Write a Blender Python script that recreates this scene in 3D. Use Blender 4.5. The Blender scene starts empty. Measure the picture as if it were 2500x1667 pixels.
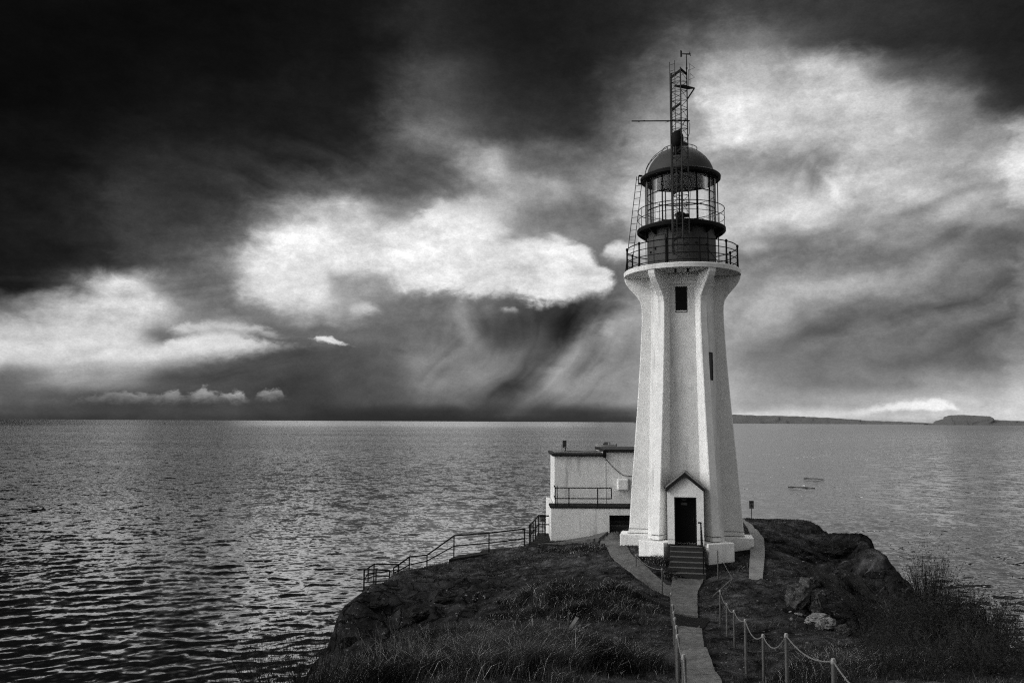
import bpy, bmesh, math, random
import numpy as np
from math import sin, cos, tan, atan, atan2, pi, radians, hypot, sqrt
from mathutils import Vector, Matrix

sc = bpy.context.scene
COL = sc.collection
rnd = random.Random(11)
K = 2500 / 2352.0            # photo is 2500 px wide; some positions were read on a 2352 px view of it

# ------------------------------------------------------------------ camera
FPX = 2000.0
CAM = Vector((0, 0, 10.5))
TH = atan((1028.7 - 833.5) / FPX)
PH = atan(0.0047)
FW = Vector((0, cos(TH), sin(TH)))
_r = Vector((1, 0, 0)); _u = Vector((0, -sin(TH), cos(TH)))
RT = cos(PH) * _r + sin(PH) * _u
UP = cos(PH) * _u - sin(PH) * _r
cd = bpy.data.cameras.new('camera')
cam = bpy.data.objects.new('camera', cd)
COL.objects.link(cam)
cam.matrix_world = Matrix(((RT.x, UP.x, -FW.x, CAM.x), (RT.y, UP.y, -FW.y, CAM.y), (RT.z, UP.z, -FW.z, CAM.z), (0, 0, 0, 1)))
cd.sensor_width = 36
cd.lens = 36 * FPX / 2500
cd.clip_start = 0.1
cd.clip_end = 120000
sc.camera = cam

def ray(px, py):
    d = FW * FPX + RT * (px - 1250) + UP * (833.5 - py)
    return d / d.y
def at(px, py, Y):
    return CAM + ray(px, py) * Y
def azel(px, py):
    d = ray(px, py)
    return math.degrees(atan2(d.x, d.y)), math.degrees(atan2(d.z, d.y))

# ------------------------------------------------------------------ light and exposure
sc.view_settings.view_transform = 'Standard'
sc.view_settings.look = 'None'
sc.view_settings.exposure = 0.0
sc.view_settings.gamma = 1.0
sc.view_settings.use_curve_mapping = False
sc.cycles.use_denoising = False        # keep the fine grain
sc.cycles.filter_width = 1.2
sc.cycles.caustics_reflective = False   # no speckle from glints of the sea on the walls
SUNDIR = Vector((-0.93, -0.24, 0.58)).normalized()
sl = bpy.data.lights.new('sun', 'SUN')
sl.energy = 1.15
sl.angle = radians(22)
sl.color = (1.0, 0.985, 0.965)
so = bpy.data.objects.new('sun', sl)
COL.objects.link(so)
so.rotation_euler = SUNDIR.to_track_quat('Z', 'Y').to_euler()

# ------------------------------------------------------------------ node helpers
class NT:
    def __init__(s, tree):
        s.t = tree; s.n = tree.nodes; s.l = tree.links
    def new(s, typ, **kw):
        n = s.n.new(typ)
        for k, v in kw.items(): setattr(n, k, v)
        return n
    def put(s, sock, val):
        if val is None: return
        if hasattr(val, 'is_output') or isinstance(val, bpy.types.NodeSocket): s.l.new(val, sock)
        else: sock.default_value = val
    def math(s, op, a, b=None, c=None, clamp=False):
        n = s.new('ShaderNodeMath', operation=op, use_clamp=clamp)
        s.put(n.inputs[0], a); s.put(n.inputs[1], b); s.put(n.inputs[2], c)
        return n.outputs[0]
    def vmath(s, op, a, b=None, sc_=None):
        n = s.new('ShaderNodeVectorMath', operation=op)
        s.put(n.inputs[0], a); s.put(n.inputs[1], b)
        if sc_ is not None: s.put(n.inputs['Scale'], sc_)
        return n.outputs['Value'] if op in ('DOT_PRODUCT', 'LENGTH') else n.outputs[0]
    def smooth(s, v, a, b, c=0.0, d=1.0):
        n = s.new('ShaderNodeMapRange', interpolation_type='SMOOTHSTEP')
        s.put(n.inputs[0], v); s.put(n.inputs[1], a); s.put(n.inputs[2], b); s.put(n.inputs[3], c); s.put(n.inputs[4], d)
        return n.outputs[0]
    def lin(s, v, a, b, c=0.0, d=1.0):
        n = s.new('ShaderNodeMapRange', interpolation_type='LINEAR')
        s.put(n.inputs[0], v); s.put(n.inputs[1], a); s.put(n.inputs[2], b); s.put(n.inputs[3], c); s.put(n.inputs[4], d)
        return n.outputs[0]
    def mix(s, f, a, b):
        n = s.new('ShaderNodeMix', data_type='FLOAT')
        s.put(n.inputs[0], f); s.put(n.inputs[2], a); s.put(n.inputs[3], b)
        return n.outputs[0]
    def noise(s, vec, scale, detail=4, rough=0.55, dist=0.0, color=False, lac=2.0):
        n = s.new('ShaderNodeTexNoise')
        s.put(n.inputs['Vector'], vec); n.inputs['Scale'].default_value = scale
        n.inputs['Detail'].default_value = detail; n.inputs['Roughness'].default_value = rough
        n.inputs['Distortion'].default_value = dist; n.inputs['Lacunarity'].default_value = lac
        return n.outputs[1] if color else n.outputs[0]
    def curve(s, val, pts):
        n = s.new('ShaderNodeFloatCurve')
        c = n.mapping.curves[0]
        pts = sorted(pts)
        while len(c.points) < len(pts): c.points.new(0.5, 0.5)
        for p, (x, y) in zip(c.points, pts):
            p.location = (x, y); p.handle_type = 'AUTO_CLAMPED'
        n.mapping.update()
        s.put(n.inputs['Value'], val)
        return n.outputs[0]
    def xyz(s, v):
        n = s.new('ShaderNodeSeparateXYZ'); s.put(n.inputs[0], v); return n.outputs
    def comb(s, x, y, z):
        n = s.new('ShaderNodeCombineXYZ'); s.put(n.inputs[0], x); s.put(n.inputs[1], y); s.put(n.inputs[2], z); return n.outputs[0]

# ------------------------------------------------------------------ sky: storm clouds by azimuth and elevation (degrees)
def build_world():
    w = bpy.data.worlds.new('World'); sc.world = w; w.use_nodes = True
    T = NT(w.node_tree); T.n.clear()
    out = T.new('ShaderNodeOutputWorld'); bg = T.new('ShaderNodeBackground')
    T.l.new(bg.outputs[0], out.inputs[0])
    bg.inputs['Strength'].default_value = 0.1
    tc = T.new('ShaderNodeTexCoord')
    d = tc.outputs['Generated']
    X, Y, Z = T.xyz(d)
    az0 = T.math('MULTIPLY', T.math('ARCTAN2', X, Y), 180 / pi)
    elT = T.math('MULTIPLY', T.math('ARCSINE', Z), 180 / pi)
    # height of the sky seen along the southern (+Y) axis, so that level cloud bands stay level
    el0 = T.math('MULTIPLY', T.math('ARCTAN2', Z, T.math('MAXIMUM', Y, 0.05)), 180 / pi)
    # cloud-like turbulence: flattened near the horizon
    dv = T.comb(X, Y, T.math('MULTIPLY', Z, 1.7))
    n1 = T.xyz(T.noise(dv, 7.0, 9, 0.58, 0.25, color=True))
    n2 = T.xyz(T.noise(dv, 26.0, 8, 0.6, 0.3, color=True))
    n3_ = T.xyz(T.noise(dv, 85.0, 7, 0.62, 0.3, color=True))
    g1 = T.math('SUBTRACT', n3_[0], 0.5); g2 = T.math('SUBTRACT', n3_[1], 0.5)
    amp = T.smooth(el0, 0.3, 9.0, 0.15, 1.0)
    c1 = T.math('SUBTRACT', n1[0], 0.5); c2 = T.math('SUBTRACT', n1[1], 0.5)
    f1 = T.math('SUBTRACT', n2[0], 0.5); f2 = T.math('SUBTRACT', n2[1], 0.5)
    wa = T.math('MULTIPLY_ADD', c1, 2.2, T.math('MULTIPLY', f1, 2.8))
    we = T.math('MULTIPLY_ADD', c2, 1.6, T.math('MULTIPLY', f2, 2.0))
    az = T.math('MULTIPLY_ADD', wa, amp, az0)
    el = T.math('MULTIPLY_ADD', we, amp, el0)
    A0, A1 = -36.0, 36.0
    u = T.lin(az, A0, A1)
    u0 = T.lin(az0, A0, A1)
    cols = [i * 100 for i in range(24)] + [2352]
    rows = {
     15:[14,14,14,14,15,16,17,19,21,27,36,30,27,28,30,40,58,66,62,56,50,44,38,34,32],
     90:[13,13,14,14,15,16,17,19,20,29,38,32,27,28,34,55,95,125,95,70,50,42,38,35,34],
     160:[13,13,14,15,17,18,19,23,25,39,68,48,32,30,50,89,139,183,183,210,149,82,68,42,40],
     230:[13,14,15,17,20,23,25,27,27,53,74,56,42,40,67,114,155,225,203,206,225,160,136,54,47],
     300:[18,19,20,25,27,26,26,29,31,63,100,72,55,52,86,147,160,225,210,193,200,195,145,145,185],
     370:[18,20,27,37,38,40,40,40,45,78,80,135,118,100,111,147,155,139,131,145,177,172,171,200,229],
     430:[23,28,38,53,46,44,55,72,95,78,90,140,155,128,140,185,185,169,164,169,180,185,163,158,196],
     490:[26,31,41,54,52,57,95,170,200,140,160,205,140,98,127,185,185,174,174,166,149,138,152,141,125],
     545:[26,32,40,53,65,76,180,240,232,235,236,215,150,120,108,185,185,158,130,131,127,131,108,94,92],
     600:[24,25,35,60,74,118,190,232,240,240,225,205,165,120,108,169,152,138,125,122,109,122,118,108,136],
     655:[26,40,100,170,110,105,190,185,160,160,140,140,120,105,108,141,158,155,138,133,140,122,111,108,130],
     710:[105,150,190,214,170,108,115,165,150,112,108,112,92,72,92,158,169,166,144,122,114,108,105,105,125],
     765:[195,200,205,198,125,160,110,98,98,95,120,88,84,74,141,163,163,158,133,111,118,105,107,108,120],
     820:[200,200,206,208,170,110,74,74,78,90,125,112,98,110,127,141,158,147,122,114,111,103,103,130,149],
     875:[105,140,165,135,78,66,63,64,70,82,112,112,98,120,133,147,163,152,130,120,120,141,163,174,185],
     920:[100,92,75,68,64,62,60,64,70,80,92,86,84,115,127,147,158,158,149,149,160,191,196,202,207],
     950:[78,72,70,68,66,66,64,58,52,50,50,56,62,60,67,108,158,185,196,196,193,202,210,213,207],
     967:[60,60,60,60,60,58,56,50,46,44,44,48,52,54,56,90,125,150,160,165,165,170,180,180,180]}
    acc = None; prev = None
    for yd in sorted(rows, reverse=True):
        vals = rows[yd]
        pts = []
        for xd, v in zip(cols, vals):
            a, e = azel(xd * K, yd * K)
            pts.append(((a - A0) / (A1 - A0), v / 255.0))
        pts += [(0.0, vals[0] * 0.8 / 255.0), (1.0, min(vals[-1], 105) / 255.0)]
        er = azel(1250, yd * K)[1]
        c = T.curve(u, pts)
        if acc is None: acc = c
        else: acc = T.mix(T.smooth(el, prev, er), acc, c)
        prev = er
    # overhead, beyond the picture
    acc = T.mix(T.smooth(el, 27.0, 50.0), acc, T.math('MULTIPLY_ADD', n1[2], 0.5, 0.10))
    V = T.math('MULTIPLY', acc, T.math('MULTIPLY_ADD', T.math('ADD', T.math('MULTIPLY', c2, 1.3), f1), 0.42, 1.0))

    lw = T.xyz(T.noise(dv, 7.5, 1, 0.4, 0.0, color=True))
    l1 = T.math('SUBTRACT', lw[0], 0.5); l2 = T.math('SUBTRACT', lw[1], 0.5)
    # combed wisps of falling rain: noise drawn out along a slant, bent by the turbulence
    def wisps(V, theta, fa, fx, zone, amp_, bend):
        t = radians(theta)
        zx = T.math('MULTIPLY_ADD', f1, 0.8, T.math('MULTIPLY_ADD', l1, bend, az0)); zy = T.math('MULTIPLY_ADD', f2, 0.6, T.math('MULTIPLY_ADD', l2, bend * 0.8, el0))
        al = T.math('MULTIPLY_ADD', zx, cos(t), T.math('MULTIPLY', zy, sin(t)))
        ac = T.math('MULTIPLY_ADD', zx, -sin(t), T.math('MULTIPLY', zy, cos(t)))
        n = T.noise(T.comb(T.math('MULTIPLY', al, fa), T.math('MULTIPLY', ac, fx), theta * 0.7), 1.0, 3, 0.45, 0.3)
        x0, x1, yt, yb, sx, sy = zone
        a0_, e1_ = azel(x0 * K, yt * K); a1_, e0_ = azel(x1 * K, yb * K)
        m = T.math('MULTIPLY', T.math('MULTIPLY', T.smooth(az, a0_ - sx, a0_ + sx), T.smooth(az, a1_ + sx, a1_ - sx)), T.math('MULTIPLY', T.smooth(el, e0_ - sy, e0_ + sy), T.smooth(el, e1_ + sy, e1_ - sy)))
        return T.math('MULTIPLY_ADD', T.math('MULTIPLY', T.math('SUBTRACT', n, 0.5), m), amp_ / 255.0, V)
    V = wisps(V, 52, 0.16, 0.95, (980, 1440, 700, 930, 2.5, 1.2), 62, 6.0)
    V = wisps(V, 26, 0.09, 0.50, (1640, 2400, 380, 800, 3.0, 3.0), 115, 6.0)
    V = wisps(V, 66, 0.20, 1.3, (1780, 2000, 360, 470, 2.0, 1.2), 75, 3.0)
    V = wisps(V, -25, 0.12, 0.6, (500, 1500, 330, 500, 4.0, 2.0), 60, 5.0)
    V = wisps(V, 8, 0.10, 0.9, (0, 700, 620, 900, 2.0, 1.5), 60, 3.0)

    # single cloud bodies with edges of their own: (x, top, bottom) along the cloud
    E0, E1 = -2.0, 32.0
    def cloud(V, pts, vals, st, sb, ntop, nbot, warp=1.0, tex=0.25, fl=None, fr=None, nf=1.0):
        tp, bp, vp = [], [], []
        for (x, t, b), v in zip(pts, vals):
            a, e1 = azel(x * K, t * K); _, e2 = azel(x * K, b * K)
            uu = (a - A0) / (A1 - A0)
            tp.append((uu, (e1 - E0) / (E1 - E0))); bp.append((uu, (e2 - E0) / (E1 - E0))); vp.append((uu, v / 255.0))
        us = T.math('MULTIPLY_ADD', f2, 0.022 * warp, u0)
        top = T.math('MULTIPLY_ADD', T.curve(us, tp), E1 - E0, E0)
        bot = T.math('MULTIPLY_ADD', T.curve(us, bp), E1 - E0, E0)
        et = T.math('ADD', el0, T.math('MULTIPLY_ADD', g1, 0.8 * nf, T.math('MULTIPLY', T.math('ADD', f1, T.math('MULTIPLY', c1, 0.8)), ntop)))
        eb = T.math('ADD', el0, T.math('MULTIPLY_ADD', g2, 0.6 * nf, T.math('MULTIPLY', T.math('ADD', f2, T.math('MULTIPLY', c2, 0.6)), nbot)))
        m = T.math('MULTIPLY', T.smooth(T.math('SUBTRACT', top, et), -st * 0.3, st), T.smooth(T.math('SUBTRACT', eb, bot), -sb * 0.3, sb))
        U_ = lambda x: (azel(x * K, 600 * K)[0] - A0) / (A1 - A0)
        if fl: m = T.math('MULTIPLY', m, T.smooth(us, U_(fl[0]), U_(fl[1])))
        if fr: m = T.math('MULTIPLY', m, T.smooth(us, U_(fr[1]), U_(fr[0])))
        val = T.math('MULTIPLY', T.curve(us, vp), T.math('MULTIPLY_ADD', T.math('ADD', f1, c2), tex, 1.0))
        return T.mix(m, V, val)
    # rain curtains and their curling wisps under the bright cloud: soft streaks
    wu = T.math('MULTIPLY_ADD', f1, 0.9, T.math('MULTIPLY_ADD', l1, 3.0, az0)); wv = T.math('MULTIPLY_ADD', f2, 0.7, T.math('MULTIPLY_ADD', l2, 2.4, el0))
    wvec = T.comb(wu, wv, 0.0)
    PXD = K / FPX * 180 / pi
    def streak(V, x0, y0, x1, y1, wd, amp_):
        a0_, e0_ = azel(x0 * K, y0 * K); a1_, e1_ = azel(x1 * K, y1 * K)
        mp = T.new('ShaderNodeMapping', vector_type='TEXTURE')
        mp.inputs['Location'].default_value = ((a0_ + a1_) / 2, (e0_ + e1_) / 2, 0)
        mp.inputs['Rotation'].default_value = (0, 0, atan2(e1_ - e0_, a1_ - a0_))
        mp.inputs['Scale'].default_value = (max(hypot(a1_ - a0_, e1_ - e0_) * 0.62, 0.1), wd * PXD, 1)
        T.l.new(wvec, mp.inputs['Vector'])
        d2 = T.vmath('DOT_PRODUCT', mp.outputs[0], mp.outputs[0])
        return T.math('MULTIPLY_ADD', T.math('POWER', 0.3679, d2), amp_ / 255.0, V)
    for q in [(1150,722,1370,716,30,-18),(1100,760,1190,735,40,-12),(1315,738,1235,795,28,-24),(1240,790,1170,880,26,-30),(1120,890,1205,880,22,-30),(1335,765,1215,905,22,42),(1330,790,1440,745,20,26),
              (1300,860,1430,800,26,-22),(1075,700,1068,800,24,42),(1180,800,1010,900,34,18),(1010,740,990,800,50,-14),(1240,925,1330,860,30,14),(1110,800,1180,760,22,-14),
              (1860,425,1900,385,18,-30),(1925,450,1870,380,10,22),(2100,480,2300,420,14,-26),(1700,720,2150,590,26,20),(1800,790,2200,700,46,-12),(1900,640,2300,520,40,-14),(1750,490,1950,430,40,10),
              (1480,300,1460,420,60,12),(930,300,1130,400,36,18),(1160,400,1120,360,26,45),(1240,425,1290,440,22,30),(640,560,760,700,40,20),(700,700,560,690,30,20),(230,620,330,680,24,40),(160,660,120,690,26,25),(470,640,400,690,26,-18),(330,760,420,770,14,-40)]:
        V = streak(V, *q)
    # left bright bank streaks
    V = cloud(V, [(250,800,812),(340,795,815),(420,770,832),(520,760,830),(600,778,815),(680,785,798),(760,787,790)],
              [190,205,214,218,212,205,185], 0.5, 1.1, 1.1, 1.0, 1.5, 0.3)
    V = cloud(V, [(380,758,760),(430,738,765),(520,740,768),(590,748,775),(660,768,778),(700,775,776)],
              [190,208,204,200,190,176], 0.4, 0.8, 1.1, 0.9, 1.5, 0.3)
    # main bright cloud
    V = cloud(V, [(520,640,690),(560,600,706),(620,560,716),(680,560,720),(730,580,718),(760,640,714),(790,700,712),(800,708,710)],
              [200,212,226,230,228,224,212,196], 2.6, 1.6, 1.4, 1.4, 1.4, 0.24, fl=(520, 640), fr=(740, 800))
    V = cloud(V, [(820,560,650),(870,530,655),(900,515,665),(960,490,680),(1005,462,684),(1060,472,688),(1120,485,690),(1190,518,688),(1250,530,708),(1300,538,706),(1350,575,692),(1385,610,690),(1402,630,672),(1412,650,655)],
              [218,226,232,240,242,238,230,220,230,236,238,240,236,222], 1.0, 0.8, 2.8, 2.0, 1.9, 0.42, fl=(840, 1000))
    V = streak(V, 1060, 590, 1110, 610, 14, -26); V = streak(V, 1150, 560, 1200, 545, 16, -50); V = streak(V, 1300, 640, 1370, 625, 26, -26); V = streak(V, 890, 560, 830, 545, 16, -22)
    # small puffs
    V = cloud(V, [(712,775,778),(735,766,786),(770,780,793),(808,794,796)], [200,215,210,190], 0.2, 0.2, 0.3, 0.2, 0.8)
    V = cloud(V, [(790,712,714),(815,692,728),(845,688,725),(880,708,718),(892,716,717)], [150,190,195,160,130], 0.5, 0.6, 0.8, 0.5, 1.0)
    V = cloud(V, [(1142,711,713),(1160,702,719),(1185,705,720),(1200,716,718)], [120,165,160,120], 0.3, 0.4, 0.4, 0.3, 0.8)
    V = cloud(V, [(1380,585,588),(1395,562,597),(1420,552,602),(1450,556,600),(1475,575,590)], [180,215,220,215,180], 0.5, 0.7, 0.7, 0.6, 0.8)
    V = cloud(V, [(1690,575,577),(1720,550,590),(1745,546,585),(1780,560,578),(1820,556,570),(1838,566,568)], [140,172,172,160,168,140], 0.6, 1.0, 0.8, 0.5, 1.0)
    V = cloud(V, [(1930,552,554),(1960,530,556),(1990,522,556),(2025,540,550),(2040,546,547)], [130,160,168,150,120], 0.6, 0.8, 0.9, 0.5, 1.0)
    V = cloud(V, [(2030,570,571),(2080,552,570),(2105,560,568),(2118,566,567)], [120,150,145,120], 0.5, 0.6, 0.8, 0.4, 1.0)
    # low cumulus row and the lens cloud above the headland
    V = cloud(V, [(150,925,926),(215,905,926),(300,893,928),(370,900,926),(410,892,925),(430,905,925),(465,885,926),(500,898,925),(545,890,924),(572,908,922),(583,918,919),(600,892,920),(640,892,920),(655,908,918),(672,914,916)],
              [95,120,128,118,150,110,150,128,145,120,85,130,138,120,90], 0.28, 0.8, 0.8, 0.3, 0.8, 0.6, nf=1.6)
    V = cloud(V, [(1660,960,962),(1700,946,961),(1850,944,960),(1960,940,956),(2010,930,950),(2080,917,944),(2150,912,944),(2190,922,944),(2212,940,944),(2218,943,944)],
              [190,215,205,212,225,240,245,242,235,220], 0.35, 0.25, 0.25, 0.1, 0.3, 0.12)
    V = cloud(V, [(2200,960,964),(2240,952,966),(2352,945,966)], [190,205,205], 0.3, 0.3, 0.2, 0.1, 0.3)
    # dark distant land under rain on the horizon, left of the tower
    V = cloud(V, [(560,968,990),(700,955,990),(850,950,990),(1000,953,990),(1200,955,990),(1430,953,990),(1470,958,990)], [60,52,46,44,50,56,70], 0.5, 0.2, 0.15, 0.05, 0.3, 0.1)

    V = T.math('MULTIPLY', V, T.math('MULTIPLY_ADD', g1, T.smooth(el0, 3.0, 9.0, 0.05, 0.30), 1.0))
    V = T.math('MULTIPLY_ADD', V, 0.965, T.math('MULTIPLY_ADD', n1[0], 0.035, 0.008))
    gr = T.math('SUBTRACT', T.noise(dv, 420.0, 2, 0.7), 0.5)
    V = T.math('MULTIPLY', V, T.math('MULTIPLY_ADD', gr, 0.20, 1.0))
    V = T.math('MAXIMUM', V, 0.012)
    L = T.math('MULTIPLY', T.math('POWER', V, 2.2), 10.0)
    # the open sky behind the viewer, grey
    sky = T.new('ShaderNodeTexSky', sky_type='NISHITA')
    sky.sun_disc = False
    sky.sun_elevation = math.asin(SUNDIR.z)
    sky.sun_rotation = atan2(SUNDIR.x, SUNDIR.y)
    bw = T.new('ShaderNodeRGBToBW'); T.l.new(sky.outputs[0], bw.inputs[0])
    aa = T.math('ABSOLUTE', az0)
    back = T.math('MULTIPLY', bw.outputs[0], T.smooth(aa, 95.0, 155.0, 3.0, 1.1))
    fr = T.math('MAXIMUM', T.smooth(aa, 42.0, 95.0), T.smooth(elT, 45.0, 75.0))
    L = T.mix(fr, L, back)
    # bright patch added to the sky above the picture, to brighten the sea
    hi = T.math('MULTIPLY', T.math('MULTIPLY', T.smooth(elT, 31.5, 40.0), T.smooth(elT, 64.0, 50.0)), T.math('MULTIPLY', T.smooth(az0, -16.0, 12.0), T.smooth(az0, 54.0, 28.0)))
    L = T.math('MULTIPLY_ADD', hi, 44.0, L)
    L = T.mix(T.smooth(elT, -0.5, -2.0), L, 0.3)
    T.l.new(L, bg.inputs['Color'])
build_world()

# ------------------------------------------------------------------ materials
def pmat(name, col, rough=0.7, metal=0.0, var=0.0, vscale=3.0, bump=0.0, bscale=20.0, stain=0.0, sscale=1.0, spec=0.5):
    m = bpy.data.materials.new(name); m.use_nodes = True
    T = NT(m.node_tree); b = T.n['Principled BSDF']
    b.inputs['Roughness'].default_value = rough; b.inputs['Metallic'].default_value = metal
    b.inputs['Specular IOR Level'].default_value = spec
    tc = T.new('ShaderNodeTexCoord'); o = tc.outputs['Object']
    v = None
    if var:
        v = T.lin(T.noise(o, vscale, 6, 0.62), 0.25, 0.75, col * (1 - var), col * (1 + var))
        if col > 0.45: v = T.math('MULTIPLY', v, T.lin(T.noise(o, 14, 5, 0.7), 0.28, 0.72, 0.88, 1.10))
    if stain:
        p = T.xyz(o)
        st = T.noise(T.comb(T.math('MULTIPLY', p[0], 4 * sscale), T.math('MULTIPLY', p[1], 4 * sscale), T.math('MULTIPLY', p[2], 0.35 * sscale)), 1.0, 5, 0.6)
        k = T.smooth(st, 0.52, 0.74, 1.0, 1.0 - stain)
        v = T.math('MULTIPLY', v if v is not None else col, k)
    if v is None: b.inputs['Base Color'].default_value = (col, col, col * 0.99, 1)
    else:
        c = T.new('ShaderNodeCombineColor'); T.l.new(v, c.inputs[0]); T.l.new(v, c.inputs[1]); T.l.new(T.math('MULTIPLY', v, 0.985), c.inputs[2])
        T.l.new(c.outputs[0], b.inputs['Base Color'])
    if bump:
        bn = T.new('ShaderNodeBump'); bn.inputs['Strength'].default_value = 1.0; bn.inputs['Distance'].default_value = bump
        T.l.new(T.noise(o, bscale, 5, 0.6), bn.inputs['Height']); T.l.new(bn.outputs[0], b.inputs['Normal'])
    return m
M = {}
M['white'] = pmat('white_painted_concrete', 0.72, 0.75, 0, 0.12, 2.2, 0.004, 30, 0.26, 0.55)
M['shaft'] = pmat('weathered_tower_paint', 0.62, 0.78, 0, 0.16, 1.6, 0.004, 30, 0.40, 0.8)
M['whiteold'] = pmat('weathered_white_concrete', 0.66, 0.8, 0, 0.13, 2.6, 0.008, 35, 0.35, 0.6)
M['plinth'] = pmat('white_plinth_paint', 0.74, 0.75, 0, 0.10, 2.5, 0.008, 40, 0.22, 0.9)
M['lantern'] = pmat('dull_lantern_paint', 0.042, 0.65, 0.0, 0.18, 2.5, 0.002, 30, 0.35, 0.8, spec=0.15)
M['watch'] = pmat('dull_watch_room_paint', 0.055, 0.65, 0.0, 0.2, 2.0, 0.002, 30, 0.45, 0.8, spec=0.15)
M['black'] = pmat('black_iron', 0.006, 0.7, 0.0, 0.3, 9, 0, 0, spec=0.08)
M['iron'] = pmat('dark_galvanised_iron', 0.022, 0.6, 0.0, 0.3, 9, 0, 0, spec=0.2)
M['galv'] = pmat('galvanised_tube', 0.17, 0.5, 0.4, 0.25, 6, 0, 0)
M['roofdark'] = pmat('dark_roof_paint', 0.014, 0.7, 0, 0.25, 6, 0.003, 30, spec=0.12)
M['roofgrey'] = pmat('worn_roof_edge', 0.12, 0.6, 0, 0.25, 6, 0.003, 30)
M['door'] = pmat('black_door_paint', 0.007, 0.6, 0, 0.2, 5, spec=0.1)
M['step'] = pmat('dark_painted_step', 0.03, 0.7, 0, 0.2, 7, 0.004, 30, spec=0.05)
M['tread'] = pmat('worn_step_tread', 0.10, 0.75, 0, 0.35, 9, 0.004, 30, spec=0.05)
def joints(m):
    T = NT(m.node_tree); b = T.n['Principled BSDF']; l = b.inputs['Base Color'].links[0]; src = l.from_socket
    p = T.xyz(T.new('ShaderNodeNewGeometry').outputs['Position'])
    f = T.math('ABSOLUTE', T.math('SUBTRACT', T.math('FRACT', T.math('MULTIPLY', p[1], 0.72)), 0.5))
    k = T.math('MULTIPLY', T.smooth(f, 0.0, 0.02, 0.3, 1.0), T.lin(T.noise(T.comb(*p), 0.9, 6, 0.7), 0.3, 0.7, 0.7, 1.25))
    T.l.new(T.vmath('SCALE', src, sc_=k), b.inputs['Base Color'])
M['conc'] = pmat('grey_path_concrete', 0.115, 0.9, 0, 0.45, 6, 0.008, 60, spec=0.05)
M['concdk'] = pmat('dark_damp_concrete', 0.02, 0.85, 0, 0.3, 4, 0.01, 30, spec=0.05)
M['conclt'] = pmat('pale_path_concrete', 0.14, 0.9, 0, 0.18, 4, 0.005, 60)
joints(M['conc']); joints(M['conclt'])
M['wood'] = pmat('weathered_grey_wood', 0.075, 0.85, 0, 0.4, 8, 0.01, 25)
M['post'] = pmat('weathered_metal_post', 0.055, 0.6, 0.1, 0.4, 7, 0.003, 40)
M['rope'] = pmat('pale_rope', 0.11, 0.8, 0, 0.25, 40, 0.0, 0)
M['sign'] = pmat('faded_sign_panel', 0.09, 0.6, 0, 0.15, 9)
M['signdk'] = pmat('dark_sign_print', 0.015, 0.6)
M['boatw'] = pmat('white_boat_hull', 0.3, 0.4, 0, 0.1, 2)
M['boatd'] = pmat('dark_boat_trim', 0.02, 0.4)
M['ceil'] = pmat('lantern_ceiling_paint', 0.17, 0.5, 0, 0.35, 1.8, 0, 0, 0.3, 0.4)
M['twig'] = pmat('dry_pale_twig', 0.17, 0.9, 0, 0.3, 5, spec=0.05)
M['twigdk'] = pmat('dark_broom_twig', 0.02, 0.9, 0, 0.35, 5, spec=0.05)
M['leafdk'] = pmat('dark_broom_leaf', 0.022, 0.8, 0, 0.4, 3, spec=0.05)
M['bark'] = pmat('floating_log_bark', 0.02, 0.6, 0, 0.3, 4)
M['stone'] = pmat('pale_stone', 0.24, 0.9, 0, 0.45, 4, 0.03, 9)
M['farhill'] = pmat('far_forest', 0.075, 1.0, 0, 0.2, 0.01)

def glass_mat():
    m = bpy.data.materials.new('clear_lantern_glass'); m.use_nodes = True
    T = NT(m.node_tree); T.n.clear()
    o = T.new('ShaderNodeOutputMaterial'); mx = T.new('ShaderNodeMixShader'); tr = T.new('ShaderNodeBsdfTransparent'); gl = T.new('ShaderNodeBsdfGlossy')
    tr.inputs[0].default_value = (0.985, 0.985, 0.985, 1); gl.inputs['Roughness'].default_value = 0.03
    lw = T.new('ShaderNodeLayerWeight'); lw.inputs[0].default_value = 0.25
    T.l.new(T.math('MULTIPLY_ADD', lw.outputs['Fresnel'], 0.35, 0.0), mx.inputs[0])
    T.l.new(tr.outputs[0], mx.inputs[1]); T.l.new(gl.outputs[0], mx.inputs[2]); T.l.new(mx.outputs[0], o.inputs[0])
    return m
M['glass'] = glass_mat()
def pane_mat():
    m = bpy.data.materials.new('dark_window_glass'); m.use_nodes = True
    b = m.node_tree.nodes['Principled BSDF']; b.inputs['Base Color'].default_value = (0.004, 0.004, 0.004, 1); b.inputs['Roughness'].default_value = 0.3
    b.inputs['Specular IOR Level'].default_value = 0.06
    return m
M['pane'] = pane_mat()

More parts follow.
